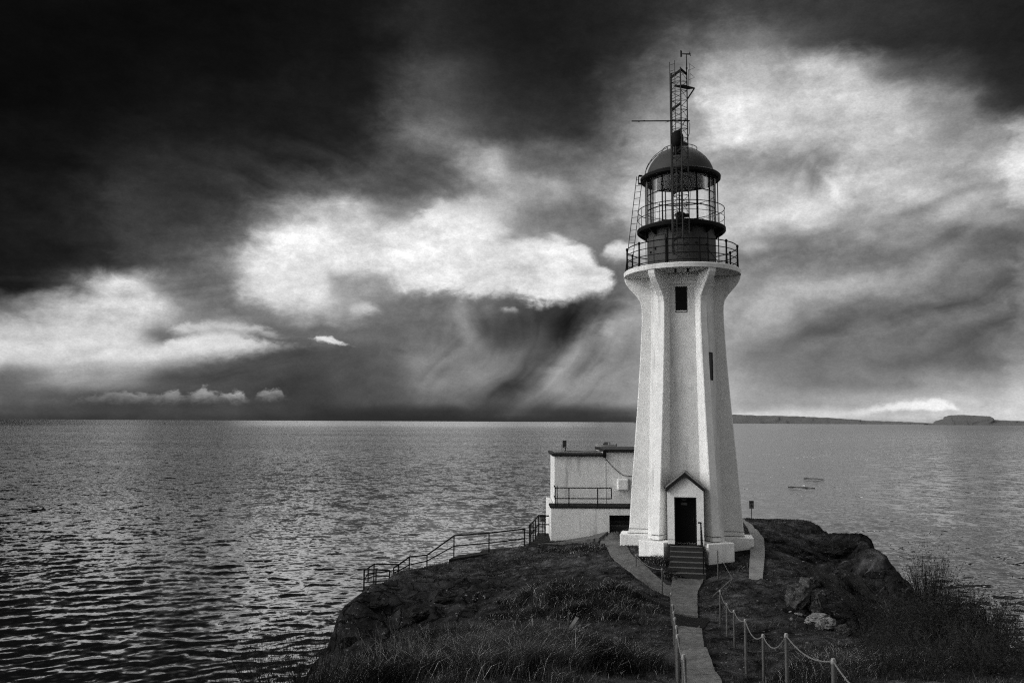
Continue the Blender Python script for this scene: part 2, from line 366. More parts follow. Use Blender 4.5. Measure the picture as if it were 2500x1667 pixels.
# ------------------------------------------------------------------ object helpers
def tag(o, label=None, cat=None, group=None, kind=None):
    if label: o['label'] = label
    if cat: o['category'] = cat
    if group: o['group'] = group
    if kind: o['kind'] = kind
    return o
def thing(name, loc, rz=0.0, label=None, cat=None, group=None):
    o = bpy.data.objects.new(name, None); COL.objects.link(o)
    o.empty_display_size = 0.3
    o.location = loc; o.rotation_euler = (0, 0, rz)
    INV[o.name] = (Matrix.Translation(Vector(loc)) @ Matrix.Rotation(rz, 4, 'Z')).inverted()
    return tag(o, label, cat, group)
INV = {}
def frame_from(axis):
    a = axis.normalized()
    t = Vector((0, 0, 1)) if abs(a.z) < 0.9 else Vector((1, 0, 0))
    x = a.cross(t).normalized(); y = a.cross(x).normalized()
    return x, y
class MB:
    def __init__(s): s.v = []; s.f = []
    def add(s, vs, fs):
        n = len(s.v); s.v += [tuple(v) for v in vs]; s.f += [tuple(i + n for i in f) for f in fs]; return s
    def box(s, x0, x1, y0, y1, z0, z1, rz=0.0, c=(0, 0, 0)):
        vs = [(x, y, z) for z in (z0, z1) for y in (y0, y1) for x in (x0, x1)]
        cc, ss = cos(rz), sin(rz)
        vs = [(c[0] + x * cc - y * ss, c[1] + x * ss + y * cc, c[2] + z) for x, y, z in vs]
        return s.add(vs, [(0, 2, 3, 1), (4, 5, 7, 6), (0, 1, 5, 4), (2, 6, 7, 3), (0, 4, 6, 2), (1, 3, 7, 5)])
    def tube(s, pts, r, n=6, closed=False, caps=True):
        pts = [Vector(p) for p in pts]; m = len(pts)
        rs = r if isinstance(r, (list, tuple)) else [r] * m
        vs = []; px = None
        for i, p in enumerate(pts):
            a = (pts[(i + 1) % m] - pts[i - 1]) if closed else (pts[min(i + 1, m - 1)] - pts[max(i - 1, 0)])
            if a.length < 1e-9: a = Vector((0, 0, 1))
            a.normalize()
            if px is None: x, y = frame_from(a)
            else:
                x = px - a * px.dot(a)
                if x.length < 1e-6: x, y = frame_from(a)
                x.normalize(); y = a.cross(x)
            px = x
            for k in range(n):
                t = 2 * pi * k / n
                vs.append(p + x * (cos(t) * rs[i]) + y * (sin(t) * rs[i]))
        fs = []
        for i in range(m if closed else m - 1):
            j = (i + 1) % m
            for k in range(n):
                k2 = (k + 1) % n
                fs.append((i * n + k, i * n + k2, j * n + k2, j * n + k))
        if caps and not closed:
            fs.append(tuple(range(n - 1, -1, -1))); fs.append(tuple((m - 1) * n + k for k in range(n)))
        return s.add(vs, fs)
    def bar(s, p0, p1, w, h=None):          # flat bar of rectangular section
        p0 = Vector(p0); p1 = Vector(p1); h = h or w
        x, y = frame_from(p1 - p0)
        vs = []
        for p in (p0, p1):
            for sx, sy in ((-1, -1), (1, -1), (1, 1), (-1, 1)): vs.append(p + x * (sx * w / 2) + y * (sy * h / 2))
        return s.add(vs, [(0, 1, 2, 3), (7, 6, 5, 4), (0, 4, 5, 1), (1, 5, 6, 2), (2, 6, 7, 3), (3, 7, 4, 0)])
    def lathe(s, prof, n=48, a0=0.0, a1=2 * pi, c=(0, 0, 0)):
        full = abs(a1 - a0 - 2 * pi) < 1e-6
        k = n if full else n + 1
        vs = []
        for r, z in prof:
            for i in range(k):
                t = a0 + (a1 - a0) * i / n
                vs.append((c[0] + r * cos(t), c[1] + r * sin(t), c[2] + z))
        fs = []
        for j in range(len(prof) - 1):
            for i in range(n):
                i2 = (i + 1) % k
                fs.append((j * k + i, j * k + i2, (j + 1) * k + i2, (j + 1) * k + i))
        return s.add(vs, fs)
    def prism(s, poly, z0, z1):
        n = len(poly)
        vs = [(x, y, z0) for x, y in poly] + [(x, y, z1) for x, y in poly]
        return s.add(vs, [tuple(range(n - 1, -1, -1)), tuple(range(n, 2 * n))] + [(i, (i + 1) % n, n + (i + 1) % n, n + i) for i in range(n)])
    def ball(s, c, r, n=8, sz=1.0):
        prof = [(max(r * sin(pi * i / n), 1e-4), -r * sz * cos(pi * i / n)) for i in range(n + 1)]
        return s.lathe(prof, n * 2, c=c)
    def ring(s, R, z, r, n=64, tn=6, a0=0.0, a1=2 * pi, c=(0, 0)):
        full = abs(a1 - a0 - 2 * pi) < 1e-6
        m = n if full else n + 1
        return s.tube([(c[0] + R * cos(a0 + (a1 - a0) * i / n), c[1] + R * sin(a0 + (a1 - a0) * i / n), z) for i in range(m)], r, tn, closed=full)
    def build(s, name, mat, parent=None, smooth=False, world=False, bevel=0.0):
        me = bpy.data.meshes.new(name)
        vs = s.v
        if world and parent is not None:
            mi = INV[parent.name]; vs = [tuple(mi @ Vector(v)) for v in vs]
        me.from_pydata(vs, [], s.f)
        bm = bmesh.new(); bm.from_mesh(me); bmesh.ops.recalc_face_normals(bm, faces=bm.faces); bm.to_mesh(me); bm.free()
        me.materials.append(M[mat] if isinstance(mat, str) else mat)
        o = bpy.data.objects.new(name, me); COL.objects.link(o)
        if parent is not None: o.parent = parent
        if smooth:
            for p in me.polygons: p.use_smooth = True
            try: me.set_sharp_from_angle(angle=radians(35))
            except Exception: pass
        if bevel:
            b = o.modifiers.new('bevel', 'BEVEL'); b.width = bevel; b.segments = 2; b.limit_method = 'ANGLE'
        return o
def np_mesh(name, V, F, mat, parent=None, smooth=True):
    me = bpy.data.meshes.new(name)
    V = np.asarray(V, np.float32); F = np.asarray(F, np.int32)
    k = F.shape[1]
    me.vertices.add(len(V)); me.vertices.foreach_set('co', V.ravel())
    me.loops.add(F.size); me.loops.foreach_set('vertex_index', F.ravel())
    me.polygons.add(len(F)); me.polygons.foreach_set('loop_start', np.arange(0, F.size, k, dtype=np.int32))
    me.polygons.foreach_set('loop_total', np.full(len(F), k, np.int32))
    me.polygons.foreach_set('use_smooth', np.full(len(F), smooth, bool))
    me.update(calc_edges=True)
    me.materials.append(M[mat] if isinstance(mat, str) else mat)
    o = bpy.data.objects.new(name, me); COL.objects.link(o)
    if parent is not None: o.parent = parent
    return o

# ------------------------------------------------------------------ numpy noise
_rs = np.random.RandomState(5)
_LAT = _rs.rand(256, 256)
_LAT3 = _rs.rand(64, 64, 64)
def vnoise(x, y):
    xi = np.floor(x).astype(int); yi = np.floor(y).astype(int); fx = x - xi; fy = y - yi
    fx = fx * fx * fx * (fx * (fx * 6 - 15) + 10); fy = fy * fy * fy * (fy * (fy * 6 - 15) + 10)
    a = _LAT[xi & 255, yi & 255]; b = _LAT[(xi + 1) & 255, yi & 255]; c = _LAT[xi & 255, (yi + 1) & 255]; d = _LAT[(xi + 1) & 255, (yi + 1) & 255]
    return (a * (1 - fx) + b * fx) * (1 - fy) + (c * (1 - fx) + d * fx) * fy - 0.5
def fbm(x, y, o=5, g=0.5):
    s = 0; a = 1.0; k = 1.0
    for i in range(o):
        s = s + a * vnoise(x * k + 17.3 * i, y * k + 9.1 * i); a *= g; k *= 2.03
    return s
def ridged(x, y, o=4, g=0.5):
    s = 0; a = 1.0; k = 1.0
    for i in range(o):
        s = s + a * (0.5 - 2 * np.abs(vnoise(x * k + 31.7 * i, y * k + 5.3 * i))); a *= g; k *= 2.1
    return s
def vnoise3(p):
    i = np.floor(p).astype(int); f = p - i; f = f * f * (3 - 2 * f)
    r = 0
    for dx in (0, 1):
        for dy in (0, 1):
            for dz in (0, 1):
                w = (f[:, 0] if dx else 1 - f[:, 0]) * (f[:, 1] if dy else 1 - f[:, 1]) * (f[:, 2] if dz else 1 - f[:, 2])
                r = r + w * _LAT3[(i[:, 0] + dx) & 63, (i[:, 1] + dy) & 63, (i[:, 2] + dz) & 63]
    return r - 0.5

# ------------------------------------------------------------------ tower frame (door faces the viewpoint)
TX, TY, TZ = 7.936, 37.89, 5.37
TA = -atan2(TX, TY)
TWI = (Matrix.Translation((TX, TY, TZ)) @ Matrix.Rotation(TA, 4, 'Z'))
def tw(x, y, z=0.0): return TWI @ Vector((x, y, z))

# ------------------------------------------------------------------ the headland
GP = []      # (x, y, z)
SKY = []
def g(xd, yd, Y):
    p = at(xd * K, yd * K, Y); GP.append((p.x, p.y, p.z)); return p
def crest(xd, yd, Y, drop=2.5, back=2.5, sea=8.0):
    p = g(xd, yd, Y); d = ray(xd * K, yd * K); dn = Vector((d.x, d.y)).normalized()
    GP.append((p.x + dn.x * back, p.y + dn.y * back, min(p.z - drop, p.z + d.z / hypot(d.x, d.y) * back - 0.8)))
    GP.append((p.x + dn.x * sea, p.y + dn.y * sea, -2.5))
    GP.append((p.x - dn.x * 1.6, p.y - dn.y * 1.6, p.z + 0.14))
    SKY.append((xd, yd))
for a in [(1577,1330,33.4),(1577,1360,31.0),(1577,1400,27.5),(1600,1440,22.0),(1600,1490,18.5),(1605,1545,16.0),
          (1500,1290,34.0),(1440,1240,38.5),(1560,1385,28.5),(1700,1300,34.5),(1740,1328,32.3),(1740,1260,36.5),(1720,1215,42.0),
          (1750,1400,27.0),(1800,1440,23.0),(1850,1460,22.0),(1790,1560,14.8),
          (1653.5,1434,25.6),(1671,1463,23.4),(1688,1494.5,20.8),(1712.5,1536,17.6),(1752,1590,14.9),(1805,1613,12.7),(1912,1690,9.7),(1540,1530,18.0),(1535,1480,20.3),(1528,1420,25.4),
          (1850,1500,19.0),(1950,1490,18.5),(1900,1540,16.5),(2000,1540,16.0),(1860,1600,12.5),(1913,1680,9.6),(1960,1740,7.8),(2150,1560,14.8),
          (1300,1262,40.5),(1390,1235,41.5),(1350,1300,35.5),(1250,1300,36.5),(1200,1350,32.0),(1300,1400,27.5),(1120,1310,36.8),
          (1100,1400,28.0),(1000,1380,31.0),(1000,1450,25.0),(900,1400,31.0),(850,1450,27.5),(800,1490,25.5),(940,1500,22.5),(1080,1470,23.0),
          (1300,1500,19.5),(1400,1440,23.5),(1500,1500,19.0),(1500,1420,25.5),(1420,1380,28.5),(1200,1460,22.5),(1150,1540,17.0),(1300,1560,15.2),(1450,1560,15.6),
          (1000,1530,17.5),(880,1535,17.5),(780,1546,17.5),(820,1520,20.5),
          (1800,1205,45.0),(1850,1250,40.0),(1800,1330,32.0),(1880,1330,33.0),(1900,1290,36.0),(1950,1260,39.0),(1980,1300,36.5),(1840,1390,27.0),
          (1950,1340,32.5),(2020,1340,32.8),(1900,1380,28.5),(1930,1430,25.0),(1990,1400,28.5),(2050,1410,27.0),(1975,1465,21.5),
          (2060,1470,22.5),(2120,1500,19.0),(2100,1430,25.0),(2250,1530,15.5)]:
    g(*a)
# gully at the foot of the slanting rocks
for a in [(1945,1415,26.0),(1968,1445,23.6)]:
    p = at(a[0] * K, a[1] * K, a[2]); GP.append((p.x + 0.3, p.y, p.z - 0.9))
# skyline points; behind them the land falls to the sea
for a in [(1265,1243,43.5),(1230,1250,42.6),(1160,1263,41.5),(1040,1292,39.5),(985,1303,38.5),(935,1313,37.5),(890,1330,36.5),(850,1356,35.0),
          (822,1378,33.5),(790,1402,31.8),(762,1440,29.2),(741,1475,27.2),(728,1515,25.4),(722,1550,24.0)]:
    crest(a[0], a[1], a[2], 2.6, 2.2, 7.0)
for a in [(1720,1187,47.5),(1790,1187,47.5),(1850,1190,46.5),(1882,1202,44.5),(1905,1219,42.5),(1950,1217,42.5),(1978,1219,42.0),(2008,1247,40.0),(2040,1290,36.5),
          (2075,1330,33.5),(2105,1360,31.0),(2150,1390,28.5),(2210,1420,25.5),(2260,1445,23.0),(2330,1478,20.5),(2400,1510,18.5)]:
    crest(a[0], a[1], a[2], 2.4, 2.2, 7.5)
for a in [(1450,1185,52.0),(1560,1190,52.0),(1650,1187,51.0),(1350,1230,50.0)]:
    crest(a[0], a[1] + 12, a[2], 1.5, 3.0, 9.0)
for x, y, z in [(3, 5, 8.3), (7, 5.5, 8.2), (0, 4, 8.6), (-3, 9, 6.6), (-6, 12, 4.2), (-8.5, 14.0, 2.6), (-11, 12, 0.5), (-8, 7, 6.0), (10, 7, 7.4), (14, 9, 6.4), (17, 13, 4.4), (20, 18, 2.0), (0.5, 10, 7.0), (3.5, 11, 6.5), (6, 1, 8.9), (0, 1, 9.0),(-4,15.2,5.05),(-6.0,16.4,4.1),(-7.2,18.5,2.4),
                (-18, 8, -2), (-14, 16, -2), (-12.5, 22, -2), (-13, 28, -2), (-14, 34, -2), (-16, 42, -2), (24, 24, -2), (26, 34, -2), (24, 44, -2.5), (20, 55, -2.5), (10, 62, -3), (0, 60, -3), (-10, 56, -3), (26, 12, -1), (30, 20, -2.5),
                (-25, 0, -3), (-25, 30, -3), (-25, 60, -3), (40, 0, -3), (40, 30, -3), (40, 62, -3)]:
    GP.append((x, y, z))
for x, y in [(0, 0), (-2.5, 1), (2.5, 1), (0, 2.5), (-2.6, -1.5), (2.6, -1.5)]:
    p = tw(x, y); GP.append((p.x, p.y, TZ - 0.62))
GP = np.array(GP)
def rbf_fit(P, c=0.7, lam=0.06):
    d = np.sqrt(((P[:, None, :2] - P[None, :, :2]) ** 2).sum(-1) + c * c)
    n = len(P); A = np.zeros((n + 3, n + 3)); A[:n, :n] = d - lam * np.eye(n) * -1 * -1
    A[:n, n] = 1; A[:n, n + 1:] = P[:, :2]; A[n, :n] = 1; A[n + 1:, :n] = P[:, :2].T
    b = np.zeros(n + 3); b[:n] = P[:, 2]
    return np.linalg.lstsq(A, b, rcond=None)[0]
WB = rbf_fit(GP)
GX0, GX1, GY0, GY1, GD = -26.0, 40.0, 0.0, 64.0, 0.16
gx = np.arange(GX0, GX1 + 1e-6, GD); gy = np.arange(GY0, GY1 + 1e-6, GD)
XX, YY = np.meshgrid(gx, gy)
def rbf_eval(X, Y, c=0.7):
    out = np.full(X.shape, WB[len(GP)]) + WB[len(GP) + 1] * X + WB[len(GP) + 2] * Y
    for (px, py, _), w in zip(GP, WB):
        out += w * np.sqrt((X - px) ** 2 + (Y - py) ** 2 + c * c)
    return out
HB = rbf_eval(XX, YY)
HB = np.maximum(HB, -3.5)
# keep the land below the skyline seen in the photograph (the spline overshoots between its points)
SKY += [(700, 1545), (640, 1585), (560, 1620), (300, 1700), (1440, 1197), (1700, 1186), (2600, 1580), (3000, 1700)]
SKY.sort()
def sky_cap(X, Y):
    D = np.stack([X, Y, np.zeros_like(X)], -1)
    tcol = (D @ np.array(RT)) / np.maximum(D @ np.array(FW), 0.5)
    ysk = np.interp(1250 + FPX * tcol, [a * K for a, _ in SKY], [b * K for _, b in SKY])
    b_ = (833.5 - ysk) / FPX
    # height whose ray passes through that image line
    return CAM.z + Y * (b_ * cos(TH) + sin(TH)) / (cos(TH) - b_ * sin(TH)) - X * 0.0047
def under_sky(Hm, slack):
    cap = sky_cap(XX, YY) + slack
    return np.where(YY > 9, np.minimum(Hm, cap), Hm)
HB = under_sky(HB, -0.02)
HG = HB
def H(x, y):
    fx = (x - GX0) / GD; fy = (y - GY0) / GD
    i = int(min(max(fx, 0), len(gx) - 2)); j = int(min(max(fy, 0), len(gy) - 2)); fx -= i; fy -= j
    return float((HG[j, i] * (1 - fx) + HG[j, i + 1] * fx) * (1 - fy) + (HG[j + 1, i] * (1 - fx) + HG[j + 1, i + 1] * fx) * fy)
def HV(x, y):
    fx = np.clip((x - GX0) / GD, 0, len(gx) - 1.001); fy = np.clip((y - GY0) / GD, 0, len(gy) - 1.001)
    i = fx.astype(int); j = fy.astype(int); fx = fx - i; fy = fy - j
    return (HG[j, i] * (1 - fx) + HG[j, i + 1] * fx) * (1 - fy) + (HG[j + 1, i] * (1 - fx) + HG[j + 1, i + 1] * fx) * fy
def hit(px, py, off=0.0, y0=6.0, y1=60.0):
    d = ray(px, py); y = y0
    while y < y1:
        p = CAM + d * y
        if p.z <= H(p.x, p.y) + off:
            lo, hi = y - 0.15, y
            for _ in range(12):
                m = (lo + hi) / 2; q = CAM + d * m
                if q.z <= H(q.x, q.y) + off: hi = m
                else: lo = m
            return CAM + d * hi
        y += 0.15
    return CAM + d * y1

# path outlines, read off the photograph as rays to the ground (left edge, right edge)
C4 = lambda x, y: (1320 + x * 0.25513, 1040 + y * 0.25513)
C5 = lambda x, y: (1400 + x * 0.29762, 1280 + y * 0.29762)
def edge(l): return [hit(*p) for p in l]
PATHS = {
 'annex': (edge([C4(560,1052), C4(572,1120), C4(690,1265), C4(800,1352), C4(915,1440), C4(1010,1512), C4(1075,1560)]),
           edge([C4(790,1010), C4(772,1085), C4(850,1185), C4(960,1300), C4(1070,1402), C4(1150,1470), C4(1200,1512)])),
 'door': (edge([C5(806,432), C5(806,495), C5(790,560), C5(800,610), C5(812,680), C5(826,735)]),
          edge([C5(1078,432), C5(1050,490), C5(1018,560), C5(1016,620), C5(1018,690), C5(1022,762)])),
 'lower': (edge([C5(852,850), C5(866,960), C5(880,1080), C5(892,1180), C5(904,1290), C5(915,1390)]),
           edge([C5(1036,836), C5(1062,930), C5(1096,1030), C5(1140,1130), C5(1190,1235), C5(1235,1340)]))}
# join the annex path to the door path
PATHS['annex'][0].append(hit(*C5(790,585))); PATHS['annex'][1].append(hit(*C5(812,500)))
def lerp_poly(e, n):
    L = [0]
    for a, b in zip(e, e[1:]): L.append(L[-1] + (b - a).length)
    out = []
    for i in range(n):
        t = L[-1] * i / (n - 1)
        k = max(j for j in range(len(L) - 1) if L[j] <= t + 1e-9)
        f = (t - L[k]) / max(L[k + 1] - L[k], 1e-9)
        out.append(e[k].lerp(e[k + 1], f))
    return out
def inside(polys, X, Y):
    m = np.zeros(X.shape, bool)
    for poly in polys:
        n = len(poly); c = np.zeros(X.shape, bool)
        for i in range(n):
            x1, y1 = poly[i]; x2, y2 = poly[i - 1]
            if y1 == y2: continue
            c ^= ((y1 > Y) != (y2 > Y)) & (X < (x2 - x1) * (Y - y1) / (y2 - y1) + x1)
        m |= c
    return m
def blur(a, n):
    a = a.astype(float)
    for _ in range(n):
        a = (a + np.roll(a, 1, 0) + np.roll(a, -1, 0) + np.roll(a, 1, 1) + np.roll(a, -1, 1)) / 5
    return a
ppoly = [[(p.x, p.y) for p in l] + [(p.x, p.y) for p in reversed(r)] for l, r in PATHS.values()]
pmask = inside(ppoly, XX, YY)
pm = np.clip(blur(pmask, 4) * 1.6, 0, 1)
# building ground
tl = [(tw(3.3 * cos(a), 3.3 * sin(a)).x, tw(3.3 * cos(a), 3.3 * sin(a)).y) for a in np.linspace(0, 2 * pi, 24)]
bm_ = np.clip(blur(inside([tl], XX, YY), 3), 0, 1)
# rock zones: steep land, the left dome, the slanting rocks on the right
gyy, gxx = np.gradient(HB, GD)
slope = np.sqrt(gxx ** 2 + gyy ** 2)
def zone(px, py, Y, r):
    p = at(px * K, py * K, Y); return np.exp(-((XX - p.x) ** 2 + (YY - p.y) ** 2) / (r * r))
rock = np.clip((slope - 0.62) / 0.5, 0, 1)
for a in [(850,1430,29,4.0),(960,1390,31,3.4),(1060,1370,31,2.6),(790,1480,26,3.0),(1930,1340,32,3.6),(1980,1290,36,3.4),(2020,1350,32,3.2),(1880,1400,27,1.7),(1950,1400,27,3.0),(1990,1235,41,2.4),(1100,1345,33.5,2.0),(2060,1400,28,3)]:
    rock = np.maximum(rock, zone(*a) * 1.15)
rock = np.clip((rock + fbm(XX * 0.55, YY * 0.55, 5) * 0.9 - 0.32) * 2.2, 0, 1)
rock[HB < 1.2] = 1
rock *= (1 - pm) * (1 - bm_)
# relief
soft = (fbm(XX * 0.35, YY * 0.35, 4) * 0.16 + fbm(XX * 1.6 + 40, YY * 1.6, 4) * 0.12)
ca, sa = cos(radians(58)), sin(radians(58))
us_ = XX * ca - YY * sa; vs_ = XX * sa + YY * ca
right = 1 / (1 + np.exp(-(XX - 11.5) * 1.2))
strata = ridged(us_ * 1.9 + fbm(XX * .5, YY * .5) * 0.8, vs_ * 0.33, 4, 0.55) * 0.42
strata = strata + (ridged(us_ * 5 + fbm(XX, YY), vs_ * 0.9, 4, 0.6) - 0.4) * 0.14
strata = (strata - strata.mean()) * 0.9
cr = ridged(XX * 0.9 + fbm(XX, YY) * 0.6, YY * 0.9, 5, 0.55) * 0.34 + fbm(XX * 0.8 + 9, YY * 0.8, 5) * 0.25
cr = cr + (ridged(XX * 2.6 + fbm(XX * 2, YY * 2) * 0.7, YY * 2.2, 4, 0.6) - 0.4) * 0.17
cr = (cr - cr.mean()) * 0.75 - 0.12
strata -= 0.12
rocky = strata * right + cr * (1 - right)
flat = 1 - np.maximum(pm, bm_)
near = np.clip((YY - 5) / 8, 0.25, 1)
HG = HB + (soft * (1 - rock * 0.5) * np.clip(1 - 0.55 * bm_, 0, 1) * near + rocky * rock) * flat
for xd_, yd_, Y_, r_, h_ in ((1330, 1378, 29.0, 2.0, 0.45), (1250, 1375, 29.5, 1.5, 0.3), (1320, 1520, 18.0, 1.3, 0.3), (1150, 1505, 19.5, 1.6, 0.3), (1000, 1512, 19.5, 1.5, 0.3), (1420, 1400, 27.0, 1.2, 0.3)):
    p_ = at(xd_ * K, yd_ * K, Y_)
    HG = HG + h_ * np.exp(-((XX - p_.x) ** 2 + (YY - p_.y) ** 2) / (r_ * r_)) * flat
HG = HG - 0.05 * pm
HG = under_sky(HG, 0.10 * np.abs(fbm(XX * 1.3, YY * 1.3, 4)))
def build_ground():
    nx, ny = len(gx), len(gy)
    V = np.stack([XX.ravel(), YY.ravel(), HG.ravel()], 1)
    idx = np.arange(nx * ny).reshape(ny, nx)
    F = np.stack([idx[:-1, :-1].ravel(), idx[:-1, 1:].ravel(), idx[1:, 1:].ravel(), idx[1:, :-1].ravel()], 1)
    keep = (HG.ravel()[F] > -2.2).any(1)
    F = F[keep]
    m = bpy.data.materials.new('headland_turf_and_rock'); m.use_nodes = True
    T = NT(m.node_tree); b = T.n['Principled BSDF']; b.inputs['Roughness'].default_value = 0.95; b.inputs['Specular IOR Level'].default_value = 0.0
    ca_, sa_ = cos(radians(58)), sin(radians(58))
    at_ = T.new('ShaderNodeAttribute'); at_.attribute_name = 'rock'
    geo = T.new('ShaderNodeNewGeometry'); P = geo.outputs['Position']
    r = at_.outputs['Fac']
    turf = T.lin(T.noise(P, 2.2, 8, 0.66), 0.32, 0.72, 0.004, 0.062)
    turf = T.math('MULTIPLY', turf, T.lin(T.noise(P, 0.55, 5, 0.65), 0.32, 0.68, 0.35, 1.9))
    spk = T.smooth(T.noise(P, 9.0, 4, 0.6), 0.62, 0.69, 0.0, 0.13)
    turf = T.math('ADD', turf, spk)
    rk = T.lin(T.noise(P, 1.6, 9, 0.72, 0.4), 0.34, 0.74, 0.003, 0.045)
    vor = T.new('ShaderNodeTexVoronoi'); vor.feature = 'DISTANCE_TO_EDGE'; vor.inputs['Scale'].default_value = 1.1
    T.l.new(T.vmath('ADD', P, T.vmath('SCALE', T.noise(P, 2.0, 4, 0.6, color=True), sc_=0.7)), vor.inputs['Vector'])
    crack = T.smooth(vor.outputs['Distance'], 0.0, 0.05, 0.25, 1.0)
    rk = T.math('MULTIPLY', rk, crack)
    sp = T.xyz(P)
    su = T.math('MULTIPLY_ADD', sp[0], ca_, T.math('MULTIPLY', sp[1], -sa_)); sw = T.math('MULTIPLY_ADD', sp[0], sa_, T.math('MULTIPLY', sp[1], ca_))
    sn = T.noise(T.comb(T.math('MULTIPLY', su, 6.0), T.math('MULTIPLY', sw, 0.55), T.math('MULTIPLY', sp[2], 0.5)), 1.0, 5, 0.6, 0.4)
    rk = T.math('MULTIPLY_ADD', T.math('MULTIPLY', T.smooth(sn, 0.60, 0.72), T.smooth(sp[0], 9.0, 11.0)), 0.10, T.math('MULTIPLY', rk, T.mix(T.smooth(sp[0], 9.0, 11.0), 1.0, T.lin(sn, 0.3, 0.6, 0.4, 1.1))))
    lich = T.math('MULTIPLY', T.smooth(T.noise(P, 7.0, 5, 0.65), 0.61, 0.66), T.smooth(T.noise(P, 0.9, 3, 0.6), 0.46, 0.60))
    rk = T.math('MULTIPLY_ADD', lich, 0.22, rk)
    v = T.mix(r, turf, rk)
    c = T.new('ShaderNodeCombineColor'); T.l.new(v, c.inputs[0]); T.l.new(v, c.inputs[1]); T.l.new(T.math('MULTIPLY', v, 1.02), c.inputs[2])
    T.l.new(c.outputs[0], b.inputs['Base Color'])
    bn = T.new('ShaderNodeBump'); bn.inputs['Distance'].default_value = 0.12; bn.inputs['Strength'].default_value = 0.9
    hh = T.math('ADD', T.noise(P, 5.0, 9, 0.65), T.math('MULTIPLY', crack, T.math('MULTIPLY', r, 0.6)))
    T.l.new(hh, bn.inputs['Height']); T.l.new(bn.outputs[0], b.inputs['Normal'])
    o = np_mesh('ground', V, F, m)
    a = o.data.attributes.new('rock', 'FLOAT', 'POINT'); a.data.foreach_set('value', rock.ravel().astype(np.float32))
    return tag(o, 'dark rocky headland with turf, dark rock and a grassy slope around the lighthouse', 'headland', kind='structure')
build_ground()

def ribbon(name, l, r, mat, n=60, w=7, up=0.03, th=0.14, label=None, cat=None, worn=True):
    L = lerp_poly(l, n); R = lerp_poly(r, n)
    vs = []; fs = []
    for i in range(n):
        for k in range(w):
            p = L[i].lerp(R[i], k / (w - 1) + (0.035 * float(vnoise(np.array([i * 0.55 + len(name) * 3]), np.array([k * 2.7]))[0]) if k in (0, w - 1) and worn else 0.0)); vs.append((p.x, p.y, H(p.x, p.y) + up))
    for i in range(n - 1):
        for k in range(w - 1):
            a = i * w + k; fs.append((a, a + 1, a + w + 1, a + w))
    b = len(vs); per = [i * w for i in range(n)] + [(n - 1) * w + k for k in range(1, w)] + [i * w + w - 1 for i in range(n - 2, -1, -1)] + [k for k in range(w - 2, 0, -1)]
    for q in per: vs.append((vs[q][0], vs[q][1], vs[q][2] - th))
    for i in range(len(per)):
        j = (i + 1) % len(per); fs.append((per[i], per[j], b + j, b + i))
    mb = MB(); mb.add(vs, fs)
    o = mb.build(name, mat, smooth=True)
    return tag(o, label, cat, kind='structure')
ribbon('path', *PATHS['annex'], 'conc', up=0.055, label='concrete path slanting up to the white annex', cat='path')
ribbon('path', *PATHS['door'], 'conc', up=0.062, label='concrete path below the lighthouse door steps', cat='path')
ribbon('path', *PATHS['lower'], 'conc', up=0.062, label='concrete path at the bottom of the picture between the posts', cat='path')

